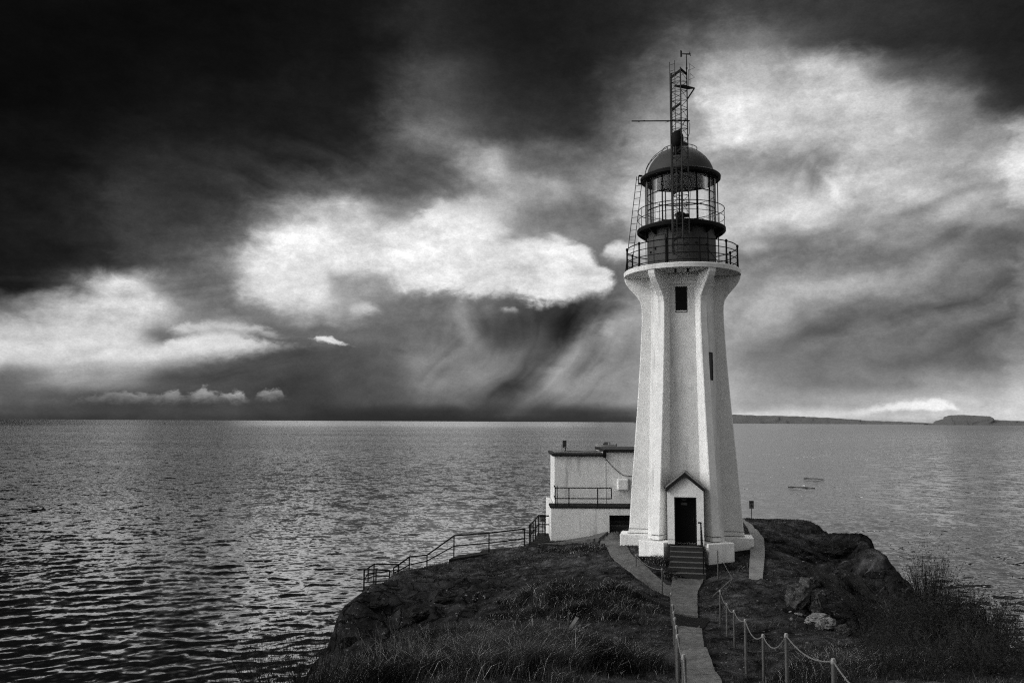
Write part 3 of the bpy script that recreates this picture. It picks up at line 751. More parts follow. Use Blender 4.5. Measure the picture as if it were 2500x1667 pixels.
# ------------------------------------------------------------------ the sea, one sheet to the horizon
def build_sea():
    h = CAM.z
    down = np.concatenate([np.radians(np.linspace(60, 22, 14)), np.radians(np.linspace(21, 5, 330)), np.radians(np.geomspace(4.95, 0.012, 260))])
    rr = h / np.tan(down)
    ang = np.concatenate([np.linspace(-180, -41, 30), np.linspace(-39, 39, 760), np.linspace(41, 180, 30)[:-1]])
    A = np.radians(ang)
    RR, AA = np.meshgrid(rr, A, indexing='ij')
    X = RR * np.sin(AA); Y = RR * np.cos(AA)
    dr = np.gradient(rr)[:, None]
    Z = np.zeros_like(X); DX = np.zeros_like(X); DY = np.zeros_like(X)
    R = np.random.RandomState(3)
    main = radians(-72)        # travel direction of the chop
    grp = 0.75 + 0.9 * np.clip(fbm(X * 0.018 + 3, Y * 0.018, 3) + 0.1, -0.4, 0.8)
    for lam in np.geomspace(0.30, 2.7, 46):
        for _ in range(2):
            th = main + R.normal(0, 0.62)
            k = 2 * pi / lam
            a = 0.0052 * lam ** 0.9 * (0.6 + 0.8 * R.rand()) * (1.0 if lam < 4 else 0.4)
            w = np.clip((lam / np.maximum(dr, 1e-6) - 2.2) / 2.0, 0, 1) * np.clip(lam / (RR * radians(0.11)) - 1.5, 0, 1)
            ph = k * (X * cos(th) + Y * sin(th)) + R.rand() * 6.283 + 1.6 * vnoise(X * 0.09 + lam * 3, Y * 0.09 + th)
            aw = a * w * grp
            Z += aw * np.sin(ph)
            DX += aw * 0.75 * cos(th) * np.cos(ph); DY += aw * 0.75 * sin(th) * np.cos(ph)
    Z -= (X * X + Y * Y) / (2 * 6371000.0) * 0.0
    V = np.stack([(X + DX).ravel(), (Y + DY).ravel(), Z.ravel()], 1)
    nr, na = X.shape
    idx = np.arange(nr * na).reshape(nr, na)
    nxt = np.roll(idx, -1, 1)
    F = np.stack([idx[:-1].ravel(), nxt[:-1].ravel(), nxt[1:].ravel(), idx[1:].ravel()], 1)
    m = bpy.data.materials.new('dark_sea_water'); m.use_nodes = True
    T = NT(m.node_tree); b = T.n['Principled BSDF']
    b.inputs['Base Color'].default_value = (0.006, 0.0063, 0.0066, 1); b.inputs['Roughness'].default_value = 0.09; b.inputs['IOR'].default_value = 1.5
    geo = T.new('ShaderNodeNewGeometry'); P = geo.outputs['Position']
    px, py, pz = T.xyz(P)
    rot = T.comb(T.math('MULTIPLY_ADD', px, 0.31 * 0.5, T.math('MULTIPLY', py, -0.95 * 0.5 * 0 + 0.0)), py, 0.0)
    sv = T.comb(T.math('MULTIPLY', px, 1.1), T.math('MULTIPLY_ADD', px, 0.2, py), 0.0)
    # wavelets too small for the mesh: tilt the surface directly, gusts vary their strength
    n1 = T.xyz(T.noise(sv, 1.5, 5, 0.62, 0.5, color=True))
    n2 = T.xyz(T.noise(T.comb(T.math('MULTIPLY', px, 1.25), T.math('MULTIPLY_ADD', px, 0.2, py), 0.0), 0.36, 4, 0.55, 0.4, color=True))
    gust = T.lin(T.noise(T.comb(T.math('MULTIPLY', px, 0.004), T.math('MULTIPLY', py, 0.011), 0.0), 1.0, 4, 0.6), 0.3, 0.7, 0.65, 1.3)
    dist = T.vmath('LENGTH', T.comb(px, py, 0.0))
    gust = T.math('MULTIPLY', gust, T.smooth(T.math('DIVIDE', px, T.math('MAXIMUM', py, 1.0)), 0.12, 0.45, 1.0, 1.4))
    gust = T.math('MULTIPLY', gust, T.smooth(T.math('DIVIDE', px, T.math('MAXIMUM', py, 1.0)), -0.02, -0.45, 1.0, 1.35))
    a1 = T.math('MULTIPLY', T.math('MULTIPLY', T.smooth(dist, 35.0, 170.0, 0.32, 0.78), gust), T.smooth(dist, 600.0, 2200.0, 1.0, 0.4))
    a2 = T.math('MULTIPLY', T.math('MULTIPLY', T.smooth(dist, 35.0, 160.0, 0.16, 0.62), gust), T.smooth(dist, 500.0, 2200.0, 1.0, 0.4))
    tx_ = T.math('MULTIPLY_ADD', T.math('SUBTRACT', n1[0], 0.5), T.math('MULTIPLY', a1, 0.6), T.math('MULTIPLY', T.math('SUBTRACT', n2[0], 0.5), T.math('MULTIPLY', a2, 0.4)))
    ty_ = T.math('MULTIPLY_ADD', T.math('SUBTRACT', n1[1], 0.5), a1, T.math('MULTIPLY', T.math('SUBTRACT', n2[1], 0.5), a2))
    bi = T.math('DIVIDE', T.math('ADD', T.smooth(dist, 60.0, 400.0, 0.0, -0.05), T.smooth(dist, 400.0, 2000.0, 0.0, -0.045)), dist)
    tx_ = T.math('MULTIPLY_ADD', px, bi, tx_); ty_ = T.math('MULTIPLY_ADD', py, bi, ty_)
    nn = T.vmath('NORMALIZE', T.vmath('ADD', geo.outputs['Normal'], T.comb(tx_, ty_, 0.0)))
    T.l.new(nn, b.inputs['Normal'])
    gl = T.new('ShaderNodeBsdfGlossy'); gl.inputs['Color'].default_value = (0.82, 0.82, 0.82, 1); gl.inputs['Roughness'].default_value = 0.10; T.l.new(nn, gl.inputs['Normal'])
    mx = T.new('ShaderNodeMixShader'); mx.inputs[0].default_value = 0.42; T.l.new(b.outputs[0], mx.inputs[1]); T.l.new(gl.outputs[0], mx.inputs[2])
    T.l.new(mx.outputs[0], T.n['Material Output'].inputs[0])
    o = np_mesh('sea', V, F, m)
    return tag(o, 'dark rippled sea stretching to the horizon', 'sea', kind='structure')
build_sea()

# ------------------------------------------------------------------ far land on the right of the horizon
def far_ridge(name, prof, Y, depth, label, cat, seed, xdscale=K):
    # prof: (x, y of the skyline); a hill with real depth, sloping to the water on both sides
    pts = [at(x * K, y * K, Y) for x, y in prof]
    n = 160
    xs = np.linspace(pts[0].x, pts[-1].x, n)
    zs = np.interp(xs, [p.x for p in pts], [p.z for p in pts])
    zs = np.maximum(zs + fbm(xs / (Y * 0.004) + seed, xs * 0 + seed, 5) * Y * 0.0006 * (zs > Y * 0.0012), 0.4)
    ts = np.linspace(-1, 1, 15)
    V = []
    for t in ts:
        prof_t = (1 - abs(t) ** 1.5)
        for i in range(n):
            V.append((xs[i] * (1 + t * depth / Y), Y + t * depth + 0.25 * depth * vnoise(np.array([xs[i] / (Y * .01)]), np.array([seed + t * 2]))[0], zs[i] * prof_t * (1 + 0.0 * t) - (2.0 if abs(t) == 1 else 0)))
    idx = np.arange(15 * n).reshape(15, n)
    F = np.stack([idx[:-1, :-1].ravel(), idx[:-1, 1:].ravel(), idx[1:, 1:].ravel(), idx[1:, :-1].ravel()], 1)
    o = np_mesh(name, V, F, 'farhill')
    return tag(o, label, cat, kind='structure')
far_ridge('hills', [(2130,973.5),(2150,971),(2160,963),(2178,956),(2195,952.5),(2220,952.5),(2250,955.5),(2272,955),(2285,961),(2300,965),(2330,966),(2420,967)], 6500, 700, 'dark flat-topped wooded headland on the right of the horizon', 'hill', 3)
far_ridge('hills', [(1455,970),(1500,962),(1550,956),(1600,953),(1640,952),(1690,952),(1750,954),(1800,955),(1850,957),(1905,959),(1960,963),(2020,967),(2060,968),(2110,970),(2160,972)], 9500, 900, 'long low shoreline on the horizon right of the lighthouse', 'hill', 9)

# ------------------------------------------------------------------ lighthouse
LH = thing('lighthouse', (TX, TY, TZ), TA, 'white concrete lighthouse with six flared buttresses and a dark domed lantern', 'lighthouse')
def ptr(a): return sin(a), -cos(a)          # direction of angle a from the door side
BA = [radians(d) for d in (-30, 30, 90, 150, 210, 270)]
ZN = 11.86                                   # underside of the gallery deck
def core_r(z): return 1.80 - 0.29 * min(max(z, 0), 10.5) / 10.5
def tower_shaft():
    mb = MB(); zs = [-0.05, 3, 6, 9, 11.30, ZN]
    vs = [];
    for z in zs:
        for a in BA:
            x, y = ptr(a); vs.append((x * core_r(z), y * core_r(z), z))
    fs = [(j * 6 + i, j * 6 + (i + 1) % 6, (j + 1) * 6 + (i + 1) % 6, (j + 1) * 6 + i) for j in range(len(zs) - 1) for i in range(6)]
    mb.add(vs, fs + [tuple(range(6))])
    return mb.build('tower_shaft', 'shaft', LH)
tower_shaft()
mb = MB()
for z0, z1, e in ((11.36, 11.52, 0.05), (11.52, ZN - 0.002, 0.11)):   # stepped moulding below the deck
    vs = []
    for z in (z0, z1):
        for a in BA:
            x, y = ptr(a); vs.append((x * (core_r(z) + e), y * (core_r(z) + e), z))
    mb.add(vs, [(i, (i + 1) % 6, 6 + (i + 1) % 6, 6 + i) for i in range(6)] + [tuple(range(6)), tuple(range(6, 12))])
mb.build('cornice', 'white', LH)
OUT = [(-0.03, 2.57), (0.28, 2.555), (0.281, 2.535), (2, 2.42), (4, 2.26), (6, 2.10), (8, 1.96), (9.6, 1.872), (10.2, 1.86), (10.5, 1.872), (10.75, 1.93), (11.0, 2.09), (11.2, 2.26), (11.4, 2.44), (11.58, 2.57), (11.72, 2.635), (ZN - 0.004, 2.655)]
def buttress(a):
    x, y = ptr(a); tx, ty = -y, x
    vs = []; fs = []
    for z, r in OUT:
        hw = 0.175 + 0.02 * (1 - min(max(z, 0), 10) / 10)
        ri = core_r(z) - 0.25; cf = 0.03
        for rr, s in ((ri, -hw), (r - cf, -hw), (r, -hw + cf), (r, hw - cf), (r - cf, hw), (ri, hw)):
            vs.append((x * rr + tx * s, y * rr + ty * s, z))
    n = 6
    for j in range(len(OUT) - 1):
        for k in range(n): fs.append((j * n + k, j * n + (k + 1) % n, (j + 1) * n + (k + 1) % n, (j + 1) * n + k))
    fs.append(tuple(range(n))); fs.append(tuple((len(OUT) - 1) * n + k for k in range(n)))
    m_ = MB(); m_.add(vs, fs); m_.build('buttress', 'white', LH)
    # plinth pad below the buttress
    p = MB(); hw = 0.63; r0, r1 = 1.2, 2.93; c = 0.0
    poly = [(x * r + tx * s, y * r + ty * s) for r, s in ((r0, -hw), (r1, -hw), (r1, hw), (r0, hw))]
    p.prism(poly, -1.5, 0.07)
    p.build('plinth', 'plinth', LH, bevel=0.03)
for a in BA: buttress(a)
mb = MB(); mb.prism([(ptr(a)[0] * 2.05, ptr(a)[1] * 2.05) for a in BA], -1.5, 0.045); mb.build('plinth', 'plinth', LH)
# dark seam lines at the foot of the buttresses
mb = MB()
for a in BA:
    x, y = ptr(a); tx, ty = -y, x
    for z, e in ((0.275, 0.004), (0.072, 0.012)):
        poly = [(x * r + tx * s, y * r + ty * s) for r, s in ((1.7, -0.205 - e), (2.575 + e, -0.205 - e), (2.575 + e, 0.205 + e), (1.7, 0.205 + e))]
        mb = MB(); mb.prism(poly, z, z + 0.018); mb.build('seam', 'iron', LH)
# gallery deck
mb = MB(); mb.lathe([(0.01, ZN), (2.60, ZN), (2.68, ZN + 0.03), (2.69, ZN + 0.21), (2.66, ZN + 0.25), (1.2, ZN + 0.27)], 96); mb.build('gallery_deck', 'whiteold', LH, smooth=True)
ZD = ZN + 0.262
for xx in (-0.27, 0.27):
    mb = MB(); mb.box(xx - 0.045, xx + 0.045, -2.36, -2.24, ZN - 0.14, ZN + 0.01); mb.build('drain_spout', 'black', LH)
# window over the door and slit window
def facet_box(mb, ang, off, x0, x1, z0, z1, d0, d1):
    n = Vector((sin(ang), -cos(ang), 0)); t = Vector((cos(ang), sin(ang), 0))
    vs = []
    for z in (z0, z1):
        for dd in (d0, d1):
            for xx in (x0, x1):
                p = n * dd + t * xx; vs.append((p.x, p.y, z))
    mb.add(vs, [(0, 1, 3, 2), (4, 6, 7, 5), (0, 4, 5, 1), (2, 3, 7, 6), (0, 2, 6, 4), (1, 5, 7, 3)])
def inr(z): return core_r(z) * cos(radians(30))
def recess(ang, xc, w, z0, z1, frame_w, pane_mat_):
    # pane set on the wall with a raised reveal of thin frame pieces round it
    d0 = inr(z1) - 0.05
    f = MB(); dd = inr(z0)
    facet_box(f, ang, 0, xc - w / 2 - frame_w, xc - w / 2, z0 - frame_w, z1 + frame_w, d0, dd + 0.022)
    facet_box(f, ang, 0, xc + w / 2, xc + w / 2 + frame_w, z0 - frame_w, z1 + frame_w, d0, dd + 0.022)
    facet_box(f, ang, 0, xc - w / 2, xc + w / 2, z1, z1 + frame_w, d0, dd + 0.022)
    facet_box(f, ang, 0, xc - w / 2, xc + w / 2, z0 - frame_w, z0, d0, dd + 0.024)
    wn = f.build('window', pane_mat_, LH)
    p = MB(); facet_box(p, ang, 0, xc - w / 2, xc + w / 2, z0, z1, d0, dd + 0.008)
    p.build('pane', 'pane', wn)
recess(0, -0.04, 0.46, 10.08, 11.20, 0.028, 'door')
recess(radians(60), -0.02, 0.36, 7.08, 8.24, 0.05, 'roofdark')

# entrance porch with pitched roof
YP = -2.80
mb = MB()
hw = 0.755; dw = 0.46
for s in (-1, 1): mb.box(min(s * dw, s * hw), max(s * dw, s * hw), YP, -1.3, 0.02, 1.98)
vs = []
for y in (YP, -1.3):
    vs += [(-hw, y, 1.98), (hw, y, 1.98), (hw, y, 2.24), (0, y, 2.86), (-hw, y, 2.24)]
mb.add(vs, [(0, 1, 2, 3, 4), (9, 8, 7, 6, 5), (0, 5, 6, 1), (1, 6, 7, 2), (2, 7, 8, 3), (3, 8, 9, 4), (4, 9, 5, 0)])
porch = mb.build('porch', 'white', LH)
for s in (-1, 1):
    r_ = MB(); y0, y1 = YP - 0.17, -1.35
    e = 0.05
    def L(x, z): return [(s * x, y0, z), (s * x, y1, z)]
    vs = L(0, 2.865) + L(0.80, 2.205) + L(0.80, 2.36) + L(0, 3.02)
    r_.add(vs, [(0, 2, 4, 6), (1, 7, 5, 3), (0, 1, 3, 2), (2, 3, 5, 4), (4, 5, 7, 6), (6, 7, 1, 0)])
    r_.build('roof', 'roofdark', porch)
    t_ = MB(); vs = [(s * 0, y0 - 0.012, 3.023), (s * 0, y1, 3.023), (s * 0.82, y0 - 0.012, 2.347), (s * 0.82, y1, 2.347), (s * 0.82, y0 - 0.012, 2.377), (s * 0.82, y1, 2.377), (s * 0, y0 - 0.012, 3.053), (s * 0, y1, 3.053)]
    t_.add(vs, [(0, 2, 4, 6), (1, 7, 5, 3), (0, 1, 3, 2), (2, 3, 5, 4), (4, 5, 7, 6), (6, 7, 1, 0)])
    t_.build('roof_trim', 'roofgrey', porch)
mb = MB(); mb.box(-dw, dw, -2.30, -2.24, 0.03, 1.978)
door = mb.build('door', 'door', LH)
mb = MB()
for s in (-1, 1): mb.box(min(s * (dw - 0.045), s * (dw - 0.002)), max(s * (dw - 0.045), s * (dw - 0.002)), YP + 0.02, -2.30, 0.03, 1.93)
mb.box(-dw + 0.002, dw - 0.002, YP + 0.02, -2.30, 1.93, 1.976)
mb.build('door_frame', 'roofdark', door)
mb = MB(); mb.tube([(0.34, -2.30, 0.98), (0.34, -2.36, 0.98), (0.26, -2.36, 0.98)], 0.014); mb.box(0.32, 0.36, -2.318, -2.30, 0.88, 1.1); mb.build('handle', 'iron', door)
for z, w in ((1.86, 0.09), (1.66, 0.13)):
    mb = MB(); mb.box(-w - 0.05, w - 0.05, -2.31, -2.301, z - 0.055, z + 0.05); mb.build('notice_plate', 'sign', door)
for xa_, xb_ in ((-hw - 0.004, -dw - 0.004), (dw + 0.004, hw + 0.004)):
    mb = MB(); mb.box(xa_, xb_, YP - 0.006, YP + 0.05, 0.20, 0.215); mb.build('seam', 'iron', porch)
mb = MB(); mb.tube([(-0.86, -1.52, 0.1), (-0.86, -1.52, 2.3), (-0.84, -2.2, 2.32)], 0.03, 8); mb.build('drainpipe', 'iron', porch)

# watch room drum, doors and lantern
mb = MB(); mb.lathe([(1.61, ZD), (1.61, ZD + 0.10), (1.585, ZD + 0.11), (1.58, 14.02), (1.0, 14.03)], 96); watch = mb.build('watch_room', 'watch', LH, smooth=True)
def curved_panel(name, a0, a1, z0, z1, r, mat, parent, rim=0.0):
    m_ = MB(); n = 10; vs = []
    for rr in (r - 0.03, r):
        for z in (z0, z1):
            for i in range(n + 1):
                x, y = ptr(a0 + (a1 - a0) * i / n); vs.append((x * rr, y * rr, z))
    q = n + 1; fs = []
    for i in range(n):
        fs += [(2 * q + i, 2 * q + i + 1, 3 * q + i + 1, 3 * q + i), (i, i + 1, q + i + 1, q + i), (q + i, q + i + 1, 3 * q + i + 1, 3 * q + i), (i, i + 1, 2 * q + i + 1, 2 * q + i)]
    fs += [(0, q, 3 * q, 2 * q), (n, q + n, 3 * q + n, 2 * q + n)]
    m_.add(vs, fs); return m_.build(name, mat, parent)
d_ = curved_panel('door', radians(-50), radians(-27), ZD + 0.12, 13.62, 1.60, 'watch', watch)
m_ = MB()
for a in (-51, -26):
    x, y = ptr(radians(a)); m_.bar((x * 1.6, y * 1.6, ZD + 0.12), (x * 1.6, y * 1.6, 13.66), 0.02)
m_.tube([(ptr(radians(t))[0] * 1.6, ptr(radians(t))[1] * 1.6, 13.66) for t in range(-51, -25, 3)], 0.012, 5)
m_.build('door_frame', 'lantern', d_)
m_ = MB(); x, y = ptr(radians(-46)); m_.box(x * 1.63 - 0.03, x * 1.63 + 0.03, y * 1.63 - 0.02, y * 1.63 + 0.02, 13.0, 13.12); m_.build('handle', 'black', d_)
d2 = curved_panel('access_panel', radians(14), radians(47), ZD + 0.12, 13.78, 1.598, 'lantern', watch)
m_ = MB()
for a in (48.5,):
    x, y = ptr(radians(a)); m_.bar((x * 1.6, y * 1.6, ZD + 0.12), (x * 1.6, y * 1.6, 13.7), 0.025)
m_.build('conduit', 'black', watch); m_ = MB()
x, y = ptr(radians(-23)); m_.bar((x * 1.61, y * 1.61, ZD + 0.1), (x * 1.61, y * 1.61, 13.9), 0.035)
m_.build('conduit', 'black', watch)
m_ = MB()
for a, z in ((25, 13.2), (45, 13.15), (-60, 12.95)):
    m_ = MB(); x, y = ptr(radians(a)); m_.ball((x * 1.60, y * 1.60, z), 0.055, 5); m_.build('vent_hole', 'black', watch)
m_ = MB(); p0 = ptr(radians(44)); p1 = ptr(radians(57)); m_.tube([(p0[0] * 1.62, p0[1] * 1.62, 13.0), (p1[0] * 2.1, p1[1] * 2.1, ZD)], 0.015, 5); m_.build('brace', 'black', watch)
# lantern gallery plate with brackets
mb = MB(); mb.lathe([(1.55, 13.98), (1.97, 14.0), (2.03, 13.97), (2.05, 14.0), (2.05, 14.13), (2.02, 14.15), (1.4, 14.15)], 96); plate = mb.build('lantern_gallery', 'black', LH, smooth=True)
mb = MB(); 
for k in range(12):
    a = radians(15 + 30 * k); x, y = ptr(a); tx, ty = -y, x
    for s in (-0.022, 0.022): pass
    vs = [(x * r + tx * s, y * r + ty * s, z) for s in (-0.025, 0.025) for r, z in ((1.585, 13.70), (1.64, 13.70), (1.99, 13.93), (1.99, 13.985), (1.585, 13.985))]
    mb = MB(); mb.add(vs, [(0, 1, 2, 3, 4), (9, 8, 7, 6, 5)] + [(i, (i + 1) % 5, 5 + (i + 1) % 5, 5 + i) for i in range(5)]); mb.build('bracket', 'black', plate)
# glazing
RG = 1.545
mb = MB(); mb.lathe([(RG - 0.02, 14.152), (RG + 0.05, 14.152), (RG + 0.05, 14.30), (RG - 0.02, 14.30)], 72); mb.build('glazing_sill', 'black', LH, smooth=True)
for k in range(12):
    curved_panel('pane', radians(-2 + 30 * k), radians(28 + 30 * k), 14.30, 16.48, RG + 0.005, 'glass', LH)
for k in range(12):
    a = radians(-2 + 30 * k); x, y = ptr(a)
    m_ = MB(); m_.bar((x * RG, y * RG, 14.28), (x * RG, y * RG, 16.5), 0.06); m_.build('mullion', 'black', LH)
for zz_, rr2 in ((15.72, 0.022), (15.0, 0.026)): mb = MB(); mb.ring(RG + 0.033, zz_, rr2, 72); mb.build('glazing_bar', 'black', LH, smooth=True)
# drum of brighter metal at the two outer corners of the glazing (drain tubes)
for a in (-83, -74, 76, 86):
    mb = MB(); x, y = ptr(radians(a)); mb.tube([(x * 1.60, y * 1.60, 14.16), (x * 1.60, y * 1.60, 16.5)], 0.028, 7); mb.build('downpipe', 'galv', LH)
# roof: ceiling, eave ring, dome
mb = MB(); mb.lathe([(0.01, 16.72), (0.8, 16.66), (1.40, 16.47), (1.56, 16.46), (1.6, 16.50)], 72); mb.build('ceiling', 'ceil', LH, smooth=True)
mb = MB(); mb.lathe([(1.50, 16.44), (1.62, 16.44), (1.66, 16.50), (1.80, 16.46), (1.86, 16.50), (1.87, 16.62), (1.80, 16.68), (1.52, 16.76)], 96); mb.build('eave', 'black', LH, smooth=True)
DOME = [(1.56, 16.74), (1.55, 16.86), (1.50, 17.05), (1.40, 17.27), (1.24, 17.50), (1.03, 17.72), (0.78, 17.90), (0.5, 18.03), (0.22, 18.09), (0.01, 18.10)]
mb = MB(); mb.lathe(DOME, 96); dome = mb.build('dome', 'lantern', LH, smooth=True)
mb = MB(); mb.lathe([(0.30, 18.02), (0.30, 18.20), (0.36, 18.22), (0.36, 18.30), (0.20, 18.42), (0.01, 18.44)], 32); mb.build('ventilator', 'lantern', dome, smooth=True)
mb = MB()
mb.ring(0.80, 18.03, 0.017, 48, 5, radians(-90 + 0), radians(270))
for k in range(8): mb.tube([(0.8 * cos(k * pi / 4), 0.8 * sin(k * pi / 4), 17.88), (0.8 * cos(k * pi / 4), 0.8 * sin(k * pi / 4), 18.03)], 0.012, 5)
mb.build('dome_handrail', 'black', dome, smooth=True)
# ladder that follows the dome on the left
mb = MB(); aL = radians(-84)
def dome_pt(i, off, lat):
    r, z = DOME[i]; x, y = ptr(aL); tx, ty = -y, x
    return (x * (r + off) + tx * lat, y * (r + off) + ty * lat, z + off * 0.6)
for lat in (-0.16, 0.16): mb.tube([dome_pt(i, 0.09, lat) for i in range(0, 8)], 0.016, 5)
for i in range(0, 8):
    mb.tube([dome_pt(i, 0.09, -0.16), dome_pt(i, 0.09, 0.16)], 0.012, 5)
mb.build('roof_ladder', 'black', dome)
# ladder from the gallery to the eave
def ladder(mb, a, b, side, w, n, r=0.018, rr=0.012):
    a = Vector(a); b = Vector(b); side = Vector(side).normalized() * w / 2
    mb.tube([a - side, b - side], r, 6); mb.tube([a + side, b + side], r, 6)
    for i in range(n):
        p = a.lerp(b, (i + 0.5) / n); mb.tube([p - side, p + side], rr, 5)
xa, ya = ptr(radians(-78)); sd = (-ya, xa, 0)
mb = MB(); ladder(mb, (xa * 2.50, ya * 2.50, ZD), (xa * 1.92, ya * 1.92, 16.72), (-1.0, 0.35, 0) , 0.30, 15)
mb.build('ladder', 'black', LH)
mb = MB(); mb.lathe([(1.80, 16.36), (1.98, 16.36), (1.98, 16.74), (1.80, 16.74)], 8, radians(180 - 4 + 10), radians(180 + 6 + 10)); mb.build('ladder_hook', 'black', LH)
# thin rods from plate to eave and gallery rods on the right
mb = MB()
for a in (82, 78, -70):
    mb = MB(); x, y = ptr(radians(a)); mb.tube([(x * 1.72, y * 1.72, ZD), (x * 1.72, y * 1.72, 16.5)], 0.016, 5); mb.build('lightning_rod', 'black', LH)
# railings
mb = MB()
NP = 11; PA = [radians(-14.8 + 360 / NP * k) for k in range(NP)]
RR_ = 2.54
for z, r in ((ZD + 1.06, 0.024), (ZD + 0.76, 0.019), (ZD + 0.44, 0.019), (ZD + 0.12, 0.019)): mb.ring(RR_, z, r, 96)
rail = mb.build('gallery_railing', 'black', LH, smooth=True)
for a in PA:
    x, y = ptr(a); m_ = MB(); c = (x * RR_, y * RR_, 0)
    m_.lathe([(0.08, ZD), (0.08, ZD + 0.03), (0.052, ZD + 0.08), (0.043, ZD + 0.4), (0.045, ZD + 0.42), (0.045, ZD + 0.46), (0.04, ZD + 0.50), (0.038, ZD + 0.98), (0.05, ZD + 1.02), (0.062, ZD + 1.07), (0.045, ZD + 1.13), (0.001, ZD + 1.15)], 10, c=c)
    m_.build('post', 'black', rail, smooth=True)
mb = MB(); R2 = 2.0
mb.ring(R2, 15.05, 0.019, 80); mb.ring(R2, 14.62, 0.013, 80)
r2 = mb.build('lantern_railing', 'black', LH, smooth=True)
for k in range(10):
    a = radians(72 + 36 * k + 8); x, y = ptr(a); m_ = MB(); m_.tube([(x * R2, y * R2, 14.14), (x * R2, y * R2, 15.05)], 0.015, 6); m_.build('post', 'black', r2)
# light inside the lantern: lamp pedestal
mb = MB(); mb.lathe([(0.22, 14.16), (0.22, 14.3), (0.09, 14.36), (0.07, 14.62), (0.2, 14.68), (0.24, 14.95), (0.12, 15.02), (0.001, 15.03)], 24, c=(-0.03, 0.1, 0)); mb.build('lamp', 'black', LH, smooth=True)

# ------------------------------------------------------------------ entrance steps and their handrail
ST = thing('entrance_steps', tuple(tw(0.05, -2.9, -0.02)), TA, 'dark painted concrete steps leading up to the lighthouse door', 'steps')
TREAD = 0.27; NS = 6; RI = 0.168
mb = MB()
for i in range(NS):
    z = -0.02 - RI * i
    mb.box(-0.70 - 0.006 * i, 0.66 + 0.012 * i, -TREAD * (i + 1) - 0.05, -TREAD * i - 0.05, -1.45, z)
mb.box(-0.62, 0.62, -0.05, 0.6, -1.4, -0.0225)
mb.build('step_body', 'step', ST, bevel=0.012)
for i in range(NS):
    z = -0.02 - RI * i
    m_ = MB(); m_.box(-0.695 - 0.006 * i, 0.655 + 0.012 * i, -TREAD * (i + 1) - 0.062, -TREAD * i - 0.055, z + 0.003, z + 0.016); m_.build('tread', 'tread', ST)
HRL = thing('handrail', tuple(tw(0.62, -2.98, 0)), TA, 'dark metal handrail on the right of the entrance steps', 'handrail')
mb = MB(); mb.bar((-0.10, 0.05, 0.95), (0.02, -0.05, 0.95), 0.05, 0.07); mb.tube([(0.0, -0.05, 0.93), (0.05, -1.6, -0.02)], 0.026, 8); mb.build('rail', 'black', HRL)
for y, z0, z1 in ((-0.08, 0.0, 0.95), (-1.56, -1.0, 0.02)):
    m_ = MB(); m_.tube([(0.0 if y > -1 else 0.05, y, z0), (0.0 if y > -1 else 0.05, y, z1)], 0.026, 8); m_.build('post', 'black', HRL)
mb = MB(); mb.box(-0.09, 0.06, -0.16, -0.02, 0.0, 0.05); mb.build('foot', 'black', HRL)

# ------------------------------------------------------------------ lattice mast in front of the lantern and what hangs on it
MS = thing('lattice_mast', tuple(tw(0.02, -2.25, ZD)), TA, 'tall dark lattice radio mast rising in front of the lantern dome', 'mast')
ZT = 20.85 - ZD
LEG = [(-0.36, 0.06), (0.06, -0.17), (0.34, 0.07)]
LR = [0.042, 0.030, 0.027]
for (x, y), r, zt in zip(LEG, LR, (ZT + 0.02, ZT + 0.18, ZT - 0.05)):
    m_ = MB(); m_.tube([(x, y, 0.0 if r < 0.03 else 0.4), (x, y, zt)], r, 8); m_.build('leg', 'iron', MS)
mb = MB(); nb = 20
for i in range(nb):
    z0 = ZT * i / nb + 0.1; z1 = ZT * (i + 1) / nb + 0.02
    for k, (p, q) in enumerate(((0, 1), (1, 2), (2, 0))):
        a, b = (p, q) if i % 2 == 0 else (q, p)
        mb.tube([LEG[a] + (z0,), LEG[b] + (z1,)], 0.0125, 4)
        mb.tube([LEG[p] + (z1,), LEG[q] + (z1,)], 0.011, 4)
mb.build('bracing', 'iron', MS)
mb = MB(); ladder(mb, (-0.30, -0.02, 0.5), (-0.30, -0.02, ZT + 0.55), (1, -0.55, 0), 0.26, 30, 0.018, 0.011); mb.build('ladder', 'iron', MS)
mb = MB()
for zz in (ZT - 0.02, ZT - 1.55, ZT - 2.75, 5.1, 3.3, 1.2):
    mb = MB(); mb.bar(LEG[0] + (zz - 0.16,), LEG[1] + (zz + 0.06,), 0.05, 0.10); mb.build('rest_plate', 'black', MS)
mb = MB(); mb.bar(LEG[1] + (ZT + 0.10,), LEG[2] + (ZT - 0.08,), 0.06, 0.09); mb.build('rest_plate', 'black', MS)
mb = MB(); zp = 20.0 - ZD
mb.add([(-0.25, -0.05, zp + 0.20), (0.15, -0.2, zp + 0.16), (0.36, -0.14, zp - 0.03), (0.70, 0.04, zp + 0.06), (0.40, 0.16, zp + 0.14), (0.24, 0.1, zp + 0.27)] + [(-0.25, -0.05, zp + 0.24), (0.15, -0.2, zp + 0.20), (0.36, -0.14, zp + 0.01), (0.70, 0.04, zp + 0.10), (0.40, 0.16, zp + 0.18), (0.24, 0.1, zp + 0.31)],
       [(5, 4, 3, 2, 1, 0), (6, 7, 8, 9, 10, 11)] + [(i, (i + 1) % 6, 6 + (i + 1) % 6, 6 + i) for i in range(6)])
mb.bar((0.66, 0.03, zp + 0.06), (0.34, 0.07, zp - 0.40), 0.05)
mb.build('platform', 'black', MS)
mb = MB()
for dx, z0, z1 in ((0.48, zp + 0.3, 21.25 - ZD), (0.42, zp + 0.2, 20.98 - ZD)): mb.tube([(dx, 0.05, z0), (dx, 0.05, z1)], 0.012, 5)
